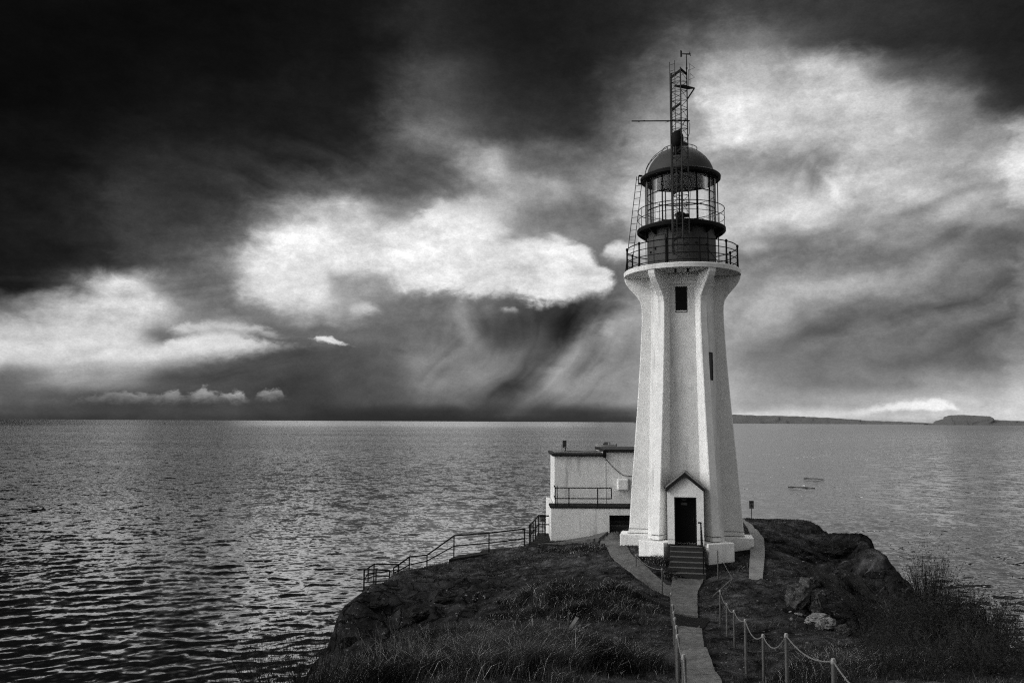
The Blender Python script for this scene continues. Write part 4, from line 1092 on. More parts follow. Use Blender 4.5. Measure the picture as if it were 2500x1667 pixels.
for zc in (21.0 - ZD, 20.55 - ZD): mb.tube([(0.48, 0.05, zc + 0.24), (0.69, 0.0, zc + 0.02), (0.42, 0.05, zc - 0.06)], 0.010, 5)
mb.build('guard_rail', 'iron', MS)
mb = MB(); mb.tube([(0.30, 0.0, 17.7 - ZD), (0.42, -0.03, 18.0 - ZD), (0.44, -0.02, 18.4 - ZD), (0.3, -0.05, 18.75 - ZD), (0.12, -0.12, 18.3 - ZD)], 0.012, 5)
mb.tube([(0.36, 0.0, 16.2 - ZD), (0.46, -0.03, 15.6 - ZD), (0.38, -0.05, 14.8 - ZD)], 0.010, 5)
mb.build('cable', 'black', MS)
mb = MB(); mb.box(-0.05, 0.34, -0.1, 0.12, 2.08, 2.2); mb.box(-0.18, 0.02, -0.12, 0.0, 2.22, 2.30); mb.build('base_bracket', 'black', MS)
HORN = thing('fog_detector', tuple(tw(-0.10, -2.22, 17.3)), TA, 'rounded dark signal housing fixed low on the lattice mast', 'housing')
mb = MB(); prof = [(0.001, 0.0), (0.13, 0.0), (0.13, 0.10), (0.20, 0.16), (0.27, 0.28), (0.28, 0.50), (0.26, 0.66), (0.18, 0.80), (0.08, 0.86), (0.001, 0.87)]
mb.lathe(prof, 20); mb.build('body', 'black', HORN, smooth=True)
mb = MB(); mb.box(-0.15, 0.2, -0.1, 0.1, -0.22, 0.02); mb.build('bracket', 'black', HORN)
YG = thing('yagi_antenna', tuple(tw(0.02, -2.5, 18.56)), TA, 'horizontal boom antenna sticking out left of the mast', 'antenna')
mb = MB(); mb.tube([(-2.13, 0, 0.09), (0.44, 0, -0.08)], 0.027, 6); mb.build('boom', 'black', YG)
def elem(x, l, zz): m_ = MB(); m_.tube([(x - l * .5, -l * 0.9, zz - l * 0.42), (x + l * .5, l * 0.9, zz + l * 0.42)], 0.014, 5); m_.build('element', 'black', YG)
elem(-1.68, 0.26, 0.06); elem(-0.1, 0.30, -0.04); elem(0.1, 0.36, -0.05)
m_ = MB(); m_.tube([(-0.62, -0.3, -0.19), (-0.52, -0.3, -0.17), (-0.30, 0.3, 0.1), (-0.36, 0.3, 0.1)], 0.010, 5, closed=True); m_.build('element', 'black', YG)
AN = thing('anemometer', tuple(tw(0.36, -2.16, 20.4)), TA, 'thin pole with a wind vane and propeller at the mast top', 'wind vane')
mb = MB(); mb.tube([(0, 0, -0.25), (0, 0, 0.6), (0, 0, 1.3)], [0.032, 0.026, 0.018], 8); mb.lathe([(0.04, 0.62), (0.04, 0.7)], 8); mb.build('pole', 'black', AN)
mb = MB(); mb.tube([(-0.18, 0.1, 1.40), (0.15, -0.08, 1.28)], [0.022, 0.035], 6)
mb.build('vane_body', 'black', AN)
mb = MB(); mb.add([(-0.27, 0.13, 1.28), (-0.19, 0.11, 1.27), (-0.19, 0.11, 1.56), (-0.27, 0.13, 1.60), (-0.27, 0.15, 1.28), (-0.19, 0.13, 1.27), (-0.19, 0.13, 1.56), (-0.27, 0.15, 1.60)], [(0, 1, 2, 3), (7, 6, 5, 4), (0, 4, 5, 1), (1, 5, 6, 2), (2, 6, 7, 3), (3, 7, 4, 0)]); mb.build('tail_fin', 'black', AN)
mb = MB()
for k in range(4):
    t = k * pi / 2 + 0.5; mb.bar((0.16, -0.085, 1.28), (0.16 + 0.05 * cos(t), -0.085 + 0.08 * cos(t), 1.28 + 0.10 * sin(t)), 0.03, 0.012)
mb.build('propeller', 'black', AN)

# ------------------------------------------------------------------ annex building, terrace and steps left of the tower
YA = 45.0
c0 = at(*C4(131, 745), YA)
AX = thing('annex_building', (c0.x, c0.y, c0.z), 0.0, 'low white flat-roofed annex beside the lighthouse, with a dark roof edge', 'building')
def A4(x, y, Y=YA):
    p = at(*C4(x, y), Y); return p - c0
wz = A4(131, 286).z; xm = A4(612, 285).x; xr = xm + 7.0; wz2 = A4(700, 248).z
mb = MB(); mb.box(0, xm, 0, 4.5, -0.6, wz); mb.box(xm + 0.001, xr, -0.03, 4.6, -0.6, wz2); mb.build('wall', 'whiteold', AX, bevel=0.015)
mb = MB(); mb.box(-0.13, xm - 0.02, -0.16, 4.7, wz, wz + 0.135); mb.build('roof', 'roofdark', AX, bevel=0.02)
mb = MB(); mb.box(xm - 0.05, xr, -0.19, 4.8, wz2, wz2 + 0.155); mb.build('roof', 'roofdark', AX, bevel=0.02)
mb = MB(); mb.box(xm - 0.09, xm + 0.07, -0.2, -0.005, wz - 0.05, wz2 + 0.10); mb.build('junction_box', 'black', AX)
mb = MB(); mb.box(0.05, xm - 0.1, 0.3, 4.3, wz + 0.155, wz + 0.21); mb.build('roof_felt', 'conclt', AX)
h0 = A4(727, 607); h1 = A4(828, 500)
mb = MB(); mb.box(h0.x, h1.x, -0.50, -0.035, h0.z, h1.z); hood = mb.build('vent_hood', 'white', AX, bevel=0.06)
mb = MB(); mb.box(h1.x + 0.002, h1.x + 0.07, -0.30, -0.032, h0.z + 0.02, h1.z - 0.03); mb.build('vent_side', 'galv', hood)
cpts = [A4(*q) for q in ((606, 288), (640, 336), (690, 392), (740, 436), (785, 468), (845, 476), (900, 478))]
mb = MB(); mb.tube([(p.x, -0.07, p.z) for p in cpts], 0.017, 6); mb.build('cable', 'black', AX)
mb = MB(); q = A4(618, 300); mb.box(q.x + 0.02, q.x + 0.045, -0.034, -0.0305, -0.2, wz - 0.1); mb.build('rain_streak', 'conclt', AX)
# roof pipe and its ring
v0 = A4(243, 232)
VP = thing('roof_vent_pipe', tuple(c0 + Vector((v0.x, 0.9, wz + 0.21))), 0, 'short grey vent pipe with a ring standing on the annex roof', 'vent pipe')
mb = MB(); mb.tube([(0.02, 0, 0.0), (0.02, 0, 0.42)], 0.03, 8); mb.box(-0.13, 0.075, -0.09, 0.09, 0.20, 0.62); mb.build('pipe', 'iron', VP, bevel=0.02)
mb = MB(); mb.tube([(0.02 + 0.12 * cos(t), -0.12, 0.13 + 0.12 * sin(t)) for t in np.linspace(0, 2 * pi, 16, endpoint=False)], 0.022, 6, closed=True); mb.build('ring', 'galv', VP)
mb = MB(); mb.tube([(-0.17, 0, 0), (-0.17, 0, 0.42)], 0.012, 5); mb.build('rod', 'iron', VP)
mb = MB(); mb.tube([(0.06, -0.1, 0.04), (1.2, -0.3, 0.02), (xm - v0.x - 0.05, -0.6, 0.06)], 0.018, 5); mb.build('cable', 'black', VP)
# terrace on a retaining wall
YR = 43.3
t0 = at(*C4(98, 780), YR); t1 = at(*C4(640, 790), YR)
RW = thing('retaining_wall', (t0.x, t0.y, t0.z), 0, 'stained white retaining wall below the annex terrace', 'wall')
mb = MB(); mb.box(0, t1.x - t0.x + 0.1, 0, 0.25, -2.6, -0.02); mb.box(0, 0.25, 0.25, YA - YR + 4.4, -2.6, -0.02); mb.box(t1.x - t0.x + 0.1, t1.x - t0.x + 4.5, 0, 0.25, -0.38, -0.02); mb.build('wall', 'whiteold', RW, bevel=0.02)
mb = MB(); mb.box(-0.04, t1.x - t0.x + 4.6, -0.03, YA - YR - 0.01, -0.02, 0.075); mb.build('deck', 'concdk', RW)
TR = thing('terrace_railing', tuple(t0 + Vector((0.1, 0.12, 0.075))), 0, 'black two-bar railing along the annex terrace', 'railing')
zr = 0.94
xs_ = [(C4(x, 600)[0] - C4(98, 600)[0]) / FPX * YR - 0.1 for x in (140, 270, 541, 672)]
mb = MB()
for z in (zr, zr * 0.42):
    mb.bar((xs_[0], 0, z), (xs_[-1], 0, z), 0.05)
mb.bar((xs_[0], 0, zr), (xs_[0] + 0.02, 1.45, zr), 0.05); mb.bar((xs_[0], 0, zr * .42), (xs_[0] + 0.02, 1.45, zr * .42), 0.05)
mb.build('rail', 'black', TR)
for x in xs_: m_ = MB(); m_.bar((x, 0, 0 if x < xs_[-1] - .01 else zr * .42), (x, 0, zr), 0.05); m_.build('post', 'black', TR)
m_ = MB(); m_.bar((xs_[0] + 0.10, 0.02, 0), (xs_[0] + 0.10, 0.02, zr + 0.12), 0.045); m_.build('post', 'black', TR)
# dark steps in the opening
s0 = at(*C4(650, 985), YR + 0.2)
AS = thing('annex_steps', (s0.x, s0.y, s0.z), 0, 'dark concrete steps between the retaining wall and the tower', 'steps')
for i in range(3):
    m_ = MB(); m_.box(0.0, 2.4, 0.30 * i, 1.4, -0.5 if i == 0 else 0.175 * i + 0.002, 0.175 * (i + 1)); m_.build('step', 'concdk', AS)
    m_ = MB(); m_.box(0.0, 2.4, 0.30 * i - 0.012, 0.30 * i + 0.05, 0.175 * (i + 1) + 0.002, 0.175 * (i + 1) + 0.02); m_.build('nosing', 'conc', AS)
mb = MB(); mb.box(0.0, 2.4, 0.92, 1.02, 0.53, 0.95); mb.build('back_wall', 'concdk', AS)

# kerbed walkway along the foot of the retaining wall and the landing at its end
def slab(name, poly_px, Y0, th, mat, label, cat, kind=None):
    pts = [at(px, py, Y) for px, py, Y in poly_px]
    b = min(p.z for p in pts)
    n = len(pts)
    vs = [p for p in pts] + [Vector((p.x, p.y, p.z - th)) for p in pts]
    m_ = MB(); m_.add(vs, [tuple(range(n)), tuple(range(2 * n - 1, n - 1, -1))] + [(i, (i + 1) % n, n + (i + 1) % n, n + i) for i in range(n)])
    o = m_.build(name, mat, None, bevel=0.01)
    return tag(o, label, cat, kind=kind)
C6 = lambda x, y: (880 + x * 0.21259, 1230 + y * 0.21259)
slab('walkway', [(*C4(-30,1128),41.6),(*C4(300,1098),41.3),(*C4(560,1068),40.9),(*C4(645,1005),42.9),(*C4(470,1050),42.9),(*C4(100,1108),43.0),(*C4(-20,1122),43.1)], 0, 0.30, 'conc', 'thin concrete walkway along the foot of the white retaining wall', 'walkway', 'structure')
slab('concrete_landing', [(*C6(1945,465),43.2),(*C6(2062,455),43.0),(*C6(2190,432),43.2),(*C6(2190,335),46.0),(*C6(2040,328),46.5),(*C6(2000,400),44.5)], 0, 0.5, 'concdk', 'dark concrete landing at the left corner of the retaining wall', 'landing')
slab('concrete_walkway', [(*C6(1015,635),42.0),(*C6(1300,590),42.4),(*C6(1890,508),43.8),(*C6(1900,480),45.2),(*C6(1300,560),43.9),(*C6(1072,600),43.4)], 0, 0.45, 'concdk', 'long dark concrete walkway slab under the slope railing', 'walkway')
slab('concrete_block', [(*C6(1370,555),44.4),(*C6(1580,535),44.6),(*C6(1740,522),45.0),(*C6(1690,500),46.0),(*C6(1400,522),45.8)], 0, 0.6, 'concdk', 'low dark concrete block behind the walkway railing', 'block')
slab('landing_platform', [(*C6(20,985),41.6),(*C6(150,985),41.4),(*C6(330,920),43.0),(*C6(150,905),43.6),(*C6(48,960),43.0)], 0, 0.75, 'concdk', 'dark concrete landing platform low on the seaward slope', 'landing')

# railing down the seaward slope
def rail_run(name, label, posts, Y, mids=True, mid_f=0.5, cat='railing', links=None):
    P = []
    for (xt, yt, yb), y in zip(posts, Y):
        t = at(*C6(xt, yt), y); b = at(*C6(xt, yb), y); P.append((t, Vector((t.x, t.y, b.z))))
    b0 = P[0][1]
    o = thing(name, tuple(b0), 0, label, cat)
    for t, b in P:
        m_ = MB(); m_.tube([b - Vector((0, 0, 0.15)), t], 0.036, 6); m_.build('post', 'black', o, world=True)
    m_ = MB(); m_.tube([t for t, b in P], 0.040, 6); m_.build('top_rail', 'black', o, world=True)
    m_ = MB(); m_.tube([b.lerp(t, mid_f) for t, b in P], 0.032, 6); m_.build('middle_rail', 'black', o, world=True)
    return P
rail_run('slope_railing', 'long black two-bar railing stepping down the seaward slope left of the annex',
         [(1885,285,510),(1477,332,560),(1075,362,600),(765,585,720),(562,605,790),(440,695,830),(382,732,855)], [44.0, 43.4, 42.8, 42.6, 42.3, 42.0, 41.8])
rail_run('landing_railing', 'lowest black railing round the concrete landing platform', [(335,762,895),(180,752,890),(42,752,980)], [41.2, 41.3, 41.5])
rail_run('landing_railing', 'black railing behind the landing platform, with a taller post', [(440,692,810),(157,688,900),(90,735,850),(45,760,985)], [43.8, 43.9, 43.4, 42.0])
rail_run('stair_railing', 'black railing climbing the short stair beside the retaining wall corner', [(1942,245,480),(1957,232,470),(1983,205,430),(2010,172,385),(2047,130,330)], [43.2, 43.4, 43.9, 44.5, 45.3])
rail_run('stair_railing', 'black horizontal railing between the short stair and the white wall', [(2047,132,330),(2120,135,330),(2186,137,330)], [45.4, 45.4, 45.4], mid_f=0.49)

# warning signs on thin posts
def warning_sign(px, py_top, py_bot, py_base, w_px, Y, label):
    t = at(px, py_top, Y); b = at(px, py_bot, Y); z0 = at(px, py_base, Y).z
    o = thing('warning_sign', (t.x, t.y, z0), 0, label, 'sign', 'triangle warning signs')
    h = t.z - b.z; w = w_px / FPX * Y; zt = t.z - z0; zb = b.z - z0
    m_ = MB(); m_.tube([(0, 0.03, -0.3), (0, 0.03, zb + 0.1)], 0.02, 6); m_.build('post', 'iron', o)
    m_ = MB(); m_.box(-w / 2, w / 2, -0.012, 0.012, zb, zb + h * 0.62); pn = m_.build('panel', 'sign', o)
    m_ = MB(); m_.box(-w / 2, w / 2, -0.014, 0.014, zb + h * 0.635, zt); m_.build('panel', 'signdk', o)
    c = zb + h * 0.36; s = w * 0.34
    m_ = MB(); m_.add([(-s, -0.016, c - s * 0.75), (s, -0.016, c - s * 0.75), (0, -0.016, c + s * 0.95), (-s, -0.0125, c - s * 0.75), (s, -0.0125, c - s * 0.75), (0, -0.0125, c + s * 0.95)], [(0, 1, 2), (5, 4, 3), (0, 3, 4, 1), (1, 4, 5, 2), (2, 5, 3, 0)]); m_.build('triangle_mark', 'signdk', pn)
warning_sign(1834.5, 1222, 1241, 1259, 11, 45.5, 'small triangle warning sign on a thin post right of the tower')
warning_sign(1324.5, 1256, 1274, 1301, 12, 45.6, 'small triangle warning sign beside the stair railing left of the retaining wall')

# pale concrete walk right of the tower
e1 = [C4(1935,915),C4(1985,985),C4(2010,1065),C4(2008,1180),C4(2000,1300),C4(1994,1458)]
e2 = [C4(1938,905),C4(2035,975),C4(2138,1088),C4(2146,1200),C4(2138,1330),C4(2125,1462)]
ribbon('walkway', [hit(*p) for p in e1], [hit(*p) for p in e2], 'conclt', n=40, worn=False, up=0.10, th=0.30, label='pale concrete walkway curving round the right of the tower', cat='walkway')

# ------------------------------------------------------------------ posts and ropes along the path
CP = lambda x, y: (1620 + x * 0.19558, 1440 + y * 0.19558)
CQ = lambda x, y: (1500 + x * 0.17007, 1300 + y * 0.17007)
def post_at(px, py, Yp, r, label, group, mat='post'):
    t = at(px, py, Yp)
    zb = min(H(t.x, t.y), t.z - 0.6)
    o = thing('rope_post', (t.x, t.y, zb), 0, label, 'post', group)
    hh = t.z - zb
    m_ = MB(); m_.tube([(0, 0, -0.25), (0, 0, hh * 0.5), (0.004, 0, hh - 0.03)], [r, r, r * 0.97], 12); m_.build('post', mat, o, smooth=True)
    m_ = MB(); m_.lathe([(r * 1.04, hh - 0.05), (r * 1.06, hh - 0.015), (r * 0.7, hh + 0.01), (0.001, hh + 0.015)], 12); m_.build('cap', 'galv', o, smooth=True)
    return Vector((t.x, t.y, zb + hh - 0.02))
RGp = 'rope posts on the right of the path'; LGp = 'rope posts on the left of the path'
ORD = ['first', 'second', 'third', 'fourth', 'fifth', 'sixth', 'seventh', 'eighth']
right_px = [CP(703,0), CP(787,165), CP(878,250), CP(1018,365), CP(1240,553), CP(1528,545), CP(2117,862)]
right_h = [25.6, 23.4, 20.8, 17.6, 14.9, 12.7, 9.7]
RTOP = []
for i, (p, hgt) in enumerate(zip(right_px, right_h)):
    RTOP.append(post_at(*p, hgt, 0.030, ORD[i] + ' standing post of the right rope, counted from the tower downhill', RGp, 'wood' if i in (1, 3) else 'post'))
A_top = post_at(*CQ(1480,240), 32.9, 0.026, 'slim post by the right plinth beside the entrance steps', RGp)
q = at(2130, 1715, 7.6)
NEAR_R = Vector((q.x, q.y, q.z))
# the post that leans over
f0 = hit(*CQ(1418,910), 0.03); f1 = hit(*CQ(1694,660), 0.22)
FP = thing('leaning_post', tuple(f0), 0, 'fallen pale post leaning over on the turf right of the door steps', 'post')
m_ = MB(); m_.tube([f0, f1], 0.03, 10); m_.build('post', 'post', FP, world=True)
def sag(a, b, s, n=18):
    return [a.lerp(b, i / n) - Vector((0, 0, s * 4 * (i / n) * (1 - i / n))) for i in range(n + 1)]
def rope(name, runs, label, r):
    pts = []
    for a, b, s in runs:
        w = sag(a, b, s, max(14, int((a - b).length * 22)))
        pts += w if not pts else w[1:]
    o = thing(name, tuple(pts[0]), 0, label, 'rope')
    # two strands twisted together
    L = 0; strands = [[], []]
    for i, p in enumerate(pts):
        if i: L += (p - pts[i - 1]).length
        a = (pts[min(i + 1, len(pts) - 1)] - pts[max(i - 1, 0)]).normalized(); x, y = frame_from(a)
        for k in (0, 1):
            t = L * 42 + k * pi; strands[k].append(p + x * cos(t) * r * 0.62 + y * sin(t) * r * 0.62)
    for st in strands:
        m_ = MB(); m_.tube(st, r * 0.72, 5); m_.build('strand', 'rope', o, world=True, smooth=True)
rr = []
sg = [0.10, 0.10, 0.10, 0.18, 0.20, 0.12]
for i in range(6): rr.append((RTOP[i], RTOP[i + 1], sg[i]))
rope('rope', [(A_top, f1 + Vector((0, 0, .02)), 0.05), (f1 + Vector((0, 0, .02)), RTOP[0], 0.14)], 'thin slack rope from the slim plinth post down to the fallen post', 0.006)
rr.append((RTOP[6], NEAR_R, 0.05))
rope('rope', rr, 'pale twisted rope sagging between the posts right of the path', 0.0088)
rope('rope', [(tw(0.62, -3.02, 0.06), A_top, 0.05)], 'short rope from the door handrail to the slim post by the right plinth', 0.008)
left_px = [CQ(308,314), CQ(683,513), CQ(814,862), CP(112,175), CP(127,265), CP(139,345), CP(160,447), CP(175,560), CP(250,808)]
left_h = [33.6, 30.4, 25.4, 22.5, 20.3, 18.0, 15.8, 13.5, 9.9]
LTOP = []
ORD += ['ninth']
for i, (p, hgt) in enumerate(zip(left_px, left_h)):
    LTOP.append(post_at(*p, hgt, 0.026 if i < 3 else 0.030, ORD[i] + ' post of the left rope, counted from the plinth downhill', LGp))
q = at(1677, 1720, 7.4)
lr = [(LTOP[0], LTOP[1], 0.16)]
g0 = hit(*CQ(745,742), 0.05)
rope('rope', lr, 'thin rope between the two slim posts by the annex path', 0.009)
rope('rope', [(LTOP[1], g0, 0.02)], 'loose rope hanging from the second slim post to the path edge', 0.010)
lr = []
for i in range(2, 8): lr.append((LTOP[i], LTOP[i + 1], 0.09))
lr.append((LTOP[8], Vector((q.x, q.y, q.z)), 0.05))
rope('rope', lr, 'pale twisted rope along the row of posts left of the path', 0.0088)

# ------------------------------------------------------------------ boats and floating logs
bt = at(1480, 1093, 385)
s_ = 10.5 / -ray(1480, 1093).z * 1.0
bt = CAM + ray(1480, 1093) * s_
BO = thing('motorboat', (bt.x, bt.y, 0.0), radians(-4), 'small white motorboat with a dark cabin passing beyond the annex roof', 'boat')
def hull(Lh, B, D, n=14):
    vs = []; fs = []
    for i in range(n + 1):
        t = i / n; x = -Lh / 2 + Lh * t
        wd = B / 2 * (1 - (1 - min(t * 2.2, 1)) ** 2.2) if t < 0.5 else B / 2
        wd = max(wd, 0.03); sh = 0.45 * (1 - t) ** 2
        vs += [(x - 0.25 * (1 - t), -wd, D + sh), (x, -wd * 0.72, -0.05 + 0.1 * (1 - t)), (x, 0, -0.28 + 0.3 * (1 - t) ** 3), (x, wd * 0.72, -0.05 + 0.1 * (1 - t)), (x - 0.25 * (1 - t), wd, D + sh)]
    for i in range(n):
        for k in range(4): fs.append((i * 5 + k, i * 5 + k + 1, (i + 1) * 5 + k + 1, (i + 1) * 5 + k))
        fs.append((i * 5, i * 5 + 4, (i + 1) * 5 + 4, (i + 1) * 5))
    fs += [(0, 1, 2, 3, 4), tuple(n * 5 + k for k in range(5))]
    return vs, fs
bs = 1.22
mb = MB(); v_, f_ = hull(6.6, 2.2, 0.75); mb.add([(x * bs, y * bs, z * bs + 0.25) for x, y, z in v_], f_); mb.build('hull', 'boatw', BO, smooth=True)
mb = MB(); mb.add([(x * bs * 1.004, y * bs * 1.02, 0.25 + (z * 0.14 + 0.72) * bs) for x, y, z in v_], f_); mb.build('gunwale', 'boatd', BO)
mb = MB(); z0 = 1.15
vs = [(-1.6, -0.85, z0), (0.9, -0.9, z0), (0.9, 0.9, z0), (-1.6, 0.85, z0), (-0.9, -0.75, z0 + 1.15), (0.8, -0.8, z0 + 1.25), (0.8, 0.8, z0 + 1.25), (-0.9, 0.75, z0 + 1.15)]
mb.add(vs, [(0, 1, 2, 3), (7, 6, 5, 4), (0, 4, 5, 1), (1, 5, 6, 2), (2, 6, 7, 3), (3, 7, 4, 0)]); cab = mb.build('cabin', 'boatw', BO, bevel=0.05)
mb = MB(); mb.add([(-1.42, -0.9, z0 + .25), (0.6, -0.93, z0 + .25), (0.6, -0.86, z0 + 0.95), (-1.05, -0.84, z0 + 0.92)] + [(-1.42, 0.9, z0 + .25), (0.6, 0.93, z0 + .25), (0.6, 0.86, z0 + 0.95), (-1.05, 0.84, z0 + 0.92)], [(0, 1, 2, 3), (7, 6, 5, 4), (0, 4, 5, 1), (1, 5, 6, 2), (2, 6, 7, 3), (3, 7, 4, 0)]); mb.build('window', 'boatd', cab)
mb = MB(); mb.box(-1.1, 1.2, -0.95, 0.95, z0 + 1.26, z0 + 1.36); mb.build('roof', 'boatd', cab, bevel=0.03)
mb = MB(); mb.box(3.9, 4.3, -0.22, 0.22, 0.5, 1.7); mb.box(4.0, 4.15, -0.08, 0.08, -0.2, 0.6); mb.build('outboard_motor', 'boatd', BO, bevel=0.05)
def crew(x, y):
    p = Vector((x, y, 0.85))
    m_ = MB(); m_.tube([p + Vector((0, 0, z)) for z in (0, .5, .85, 1.1, 1.28, 1.36)], [.16, .17, .2, .2, .1, .07], 8); m_.ball((p.x, p.y, p.z + 1.5), 0.13, 6, 1.2)
    for s in (-1, 1): m_.tube([p + Vector((0, s * 0.2, 1.22)), p + Vector((-.05, s * 0.27, .95)), p + Vector((-.28, s * 0.22, .85))], [.07, .055, .045], 6)
    o = m_.build('person', 'boatd', None, smooth=True)
    o.data.transform(Matrix.Translation((0, 0, 0)))
    return o
w = Matrix.Translation(BO.location) @ Matrix.Rotation(radians(-4), 4, 'Z')
o = crew(1.5, -0.2); o.matrix_world = w; tag(o, 'dark figure standing at the back of the small motorboat', 'person')
# far boat on the left
q = CAM + ray(402, 1034) * (10.5 / -ray(402, 1034).z)
FB = thing('fishing_boat', (q.x, q.y, 0), radians(20), 'tiny dark boat near the horizon on the left', 'boat')
fs_ = max(1.0, q.y / 2000 * 2.2 / 3.0)
mb = MB(); mb.add([(x * fs_ * .8, y * fs_, z * fs_ + 0.1 * fs_) for x, y, z in hull(6, 2.2, 1.0)[0]], hull(6, 2.2, 1.0)[1]); mb.build('hull', 'boatd', FB, smooth=True)
mb = MB(); mb.box(-0.8 * fs_, 0.8 * fs_, -.7 * fs_, .7 * fs_, 1.0 * fs_, 2.6 * fs_); mb.build('cabin', 'boatd', FB, bevel=0.1)
def log(pxa, pya, pxb, pyb, r, label):
    a = CAM + ray(pxa, pya) * (10.5 / -ray(pxa, pya).z); b = CAM + ray(pxb, pyb) * (10.5 / -ray(pxb, pyb).z)
    o = thing('driftwood_log', tuple(a), 0, label, 'log', 'floating logs')
    m_ = MB(); pts = [a.lerp(b, i / 6) + Vector((0, 0, r * 0.5 + r * 0.4 * sin(i * 2.0))) for i in range(7)]
    m_.tube(pts, [r * .6, r, r * 1.2, r * 1.3, r, r * .8, r * .5], 7); m_.build('trunk', 'bark', o, world=True, smooth=True)
log(1962, 1167, 2012, 1170, 0.09, 'dark floating log farther out on the right, short and thick in the middle')
log(1924, 1188, 1990, 1191, 0.07, 'dark long floating log nearer the shore on the right')

# ------------------------------------------------------------------ rocks
def rock_mesh(name, c, sx, sy, sz, seed, mat, label, cat='rock', group=None, rough=0.5, freq=1.9, rz=0.0, kind=None, sub=5, tilt=0.0):
    bm = bmesh.new(); bmesh.ops.create_icosphere(bm, subdivisions=sub, radius=1.0)
    P = np.array([v.co[:] for v in bm.verts])
    q = P * freq + seed * 7.3
    # flat broken faces: push the surface in along random planes
    R = np.random.RandomState(seed)
    for _ in range(9):
        nrm = R.normal(size=3); nrm /= np.linalg.norm(nrm); d = 0.58 + 0.3 * R.rand()
        ex = np.maximum(P @ nrm - d, 0); P = P - ex[:, None] * nrm * 0.92
    dsp = vnoise3(q) * 1.0 + vnoise3(q * 2.3 + 5) * 0.5 + vnoise3(q * 5.1 + 11) * 0.26 + vnoise3(q * 11 + 3) * 0.16
    dsp = dsp + (0.25 - np.abs(vnoise3(q * 1.7 + 21))) * 0.6
    P = P * (1 + rough * dsp[:, None])
    P = P * np.array([sx, sy, sz])
    for v, p in zip(bm.verts, P): v.co = p
    me = bpy.data.meshes.new(name); bm.to_mesh(me); bm.free()
    me.materials.append(M[mat] if isinstance(mat, str) else mat)
    for p in me.polygons: p.use_smooth = True
    try: me.set_sharp_from_angle(angle=radians(28))
    except Exception: pass
    o = bpy.data.objects.new(name, me); COL.objects.link(o); o.location = c; o.rotation_euler = (tilt, 0, rz)
    return tag(o, label, cat, group, kind)
def rockmat(name, lo, hi, lich=0.0, sc_=3.0):
    m = bpy.data.materials.new(name); m.use_nodes = True
    T = NT(m.node_tree); b = T.n['Principled BSDF']; b.inputs['Roughness'].default_value = 0.92; b.inputs['Specular IOR Level'].default_value = 0.05
    P = T.new('ShaderNodeNewGeometry').outputs['Position']
    s1 = T.xyz(P)
    st = T.comb(T.math('MULTIPLY', s1[0], 1.0), T.math('MULTIPLY', s1[1], 1.0), T.math('MULTIPLY', s1[2], 3.2))
    n = T.noise(st, sc_, 9, 0.7, 0.6)
    v = T.lin(n, 0.3, 0.72, lo, hi)
    if lich: v = T.math('MULTIPLY_ADD', T.smooth(T.noise(P, 8.0, 4, 0.6), 0.6, 0.68), lich, v)
    c = T.new('ShaderNodeCombineColor')
    for i in range(3): T.l.new(v, c.inputs[i])
    T.l.new(c.outputs[0], b.inputs['Base Color'])
    bn = T.new('ShaderNodeBump'); bn.inputs['Distance'].default_value = 0.06
    T.l.new(T.noise(st, sc_ * 3, 8, 0.7, 0.4), bn.inputs['Height']); T.l.new(bn.outputs[0], b.inputs['Normal'])
    return m
M['rockpale'] = rockmat('pale_weathered_rock', 0.03, 0.40, 0.0, 6.0)
M['rockmid'] = rockmat('grey_banded_rock', 0.01, 0.13, 0.04, 4.5)
M['rockdark'] = rockmat('dark_shore_rock', 0.004, 0.03, 0.05, 2.0)
def rock_px(xd, yd, wd, hd, seed, mat, label, rz=0.0, depth=0.8, sink=0.25, group=None, tilt=0.0, sub=5, rough=0.5, name='rock'):
    p = hit(xd * K, (yd + hd * 0.35) * K)
    s = p.y / FPX * K
    return rock_mesh(name, (p.x, p.y, p.z + hd * s * 0.5 - hd * s * sink), wd * s / 2, wd * s / 2 * depth, hd * s / 2 * 1.15, seed, mat, label, 'rock', group, rz=rz, tilt=tilt, sub=sub, rough=rough)
rock_px(1872, 1420, 68, 24, 3, 'rockpale', 'long pale rock at the foot of the slanting outcrop on the right', 0.15, 0.55)
rock_px(1899, 1432, 46, 26, 8, 'rockpale', 'pale craggy rock lying in front of the long pale one', 0.3, 0.6)
rock_px(1835, 1409, 22, 7, 12, 'rockpale', 'small flat pale stone left of the long pale rock', 0, 0.6, sub=3)
rock_px(1942, 1446, 40, 22, 15, 'rockmid', 'grey pointed boulder at the mouth of the dark gully', 0.4, 0.8)
rock_px(1838, 1362, 60, 66, 21, 'rockmid', 'big grey rounded boulder, leftmost of the outcrop right of the ropes', 0.2, 0.8, 0.3)
rock_px(1872, 1385, 44, 60, 27, 'rockmid', 'grey banded boulder leaning against the big rounded one', -0.5, 0.7, 0.3, tilt=0.2)
rock_px(1858, 1338, 46, 34, 33, 'rockmid', 'grey ledge of rock above the big rounded boulder', 0.6, 0.8, 0.35)
rock_px(1795, 1500, 26, 6, 41, 'rockmid', 'flat grey stone lying in the turf right of the ropes', 0, 0.6, sub=3)
rock_px(1640, 1390, 30, 9, 44, 'rockmid', 'low rock in the turf beside the fallen post', 0.1, 0.6, sub=3)
for i, (x, y, w, h) in enumerate([(1826,1531,11,5),(1834,1529,15,6),(1842,1534,12,6),(1852,1531,14,5),(1821,1534,8,4),(1857,1534,7,4)]):
    rock_px(x, y, w, h, 50 + i, 'rockpale', 'small pale stone in the loose heap at the foot of a rope post', i * 0.7, 0.8, 0.3, 'small pale stones', sub=2)
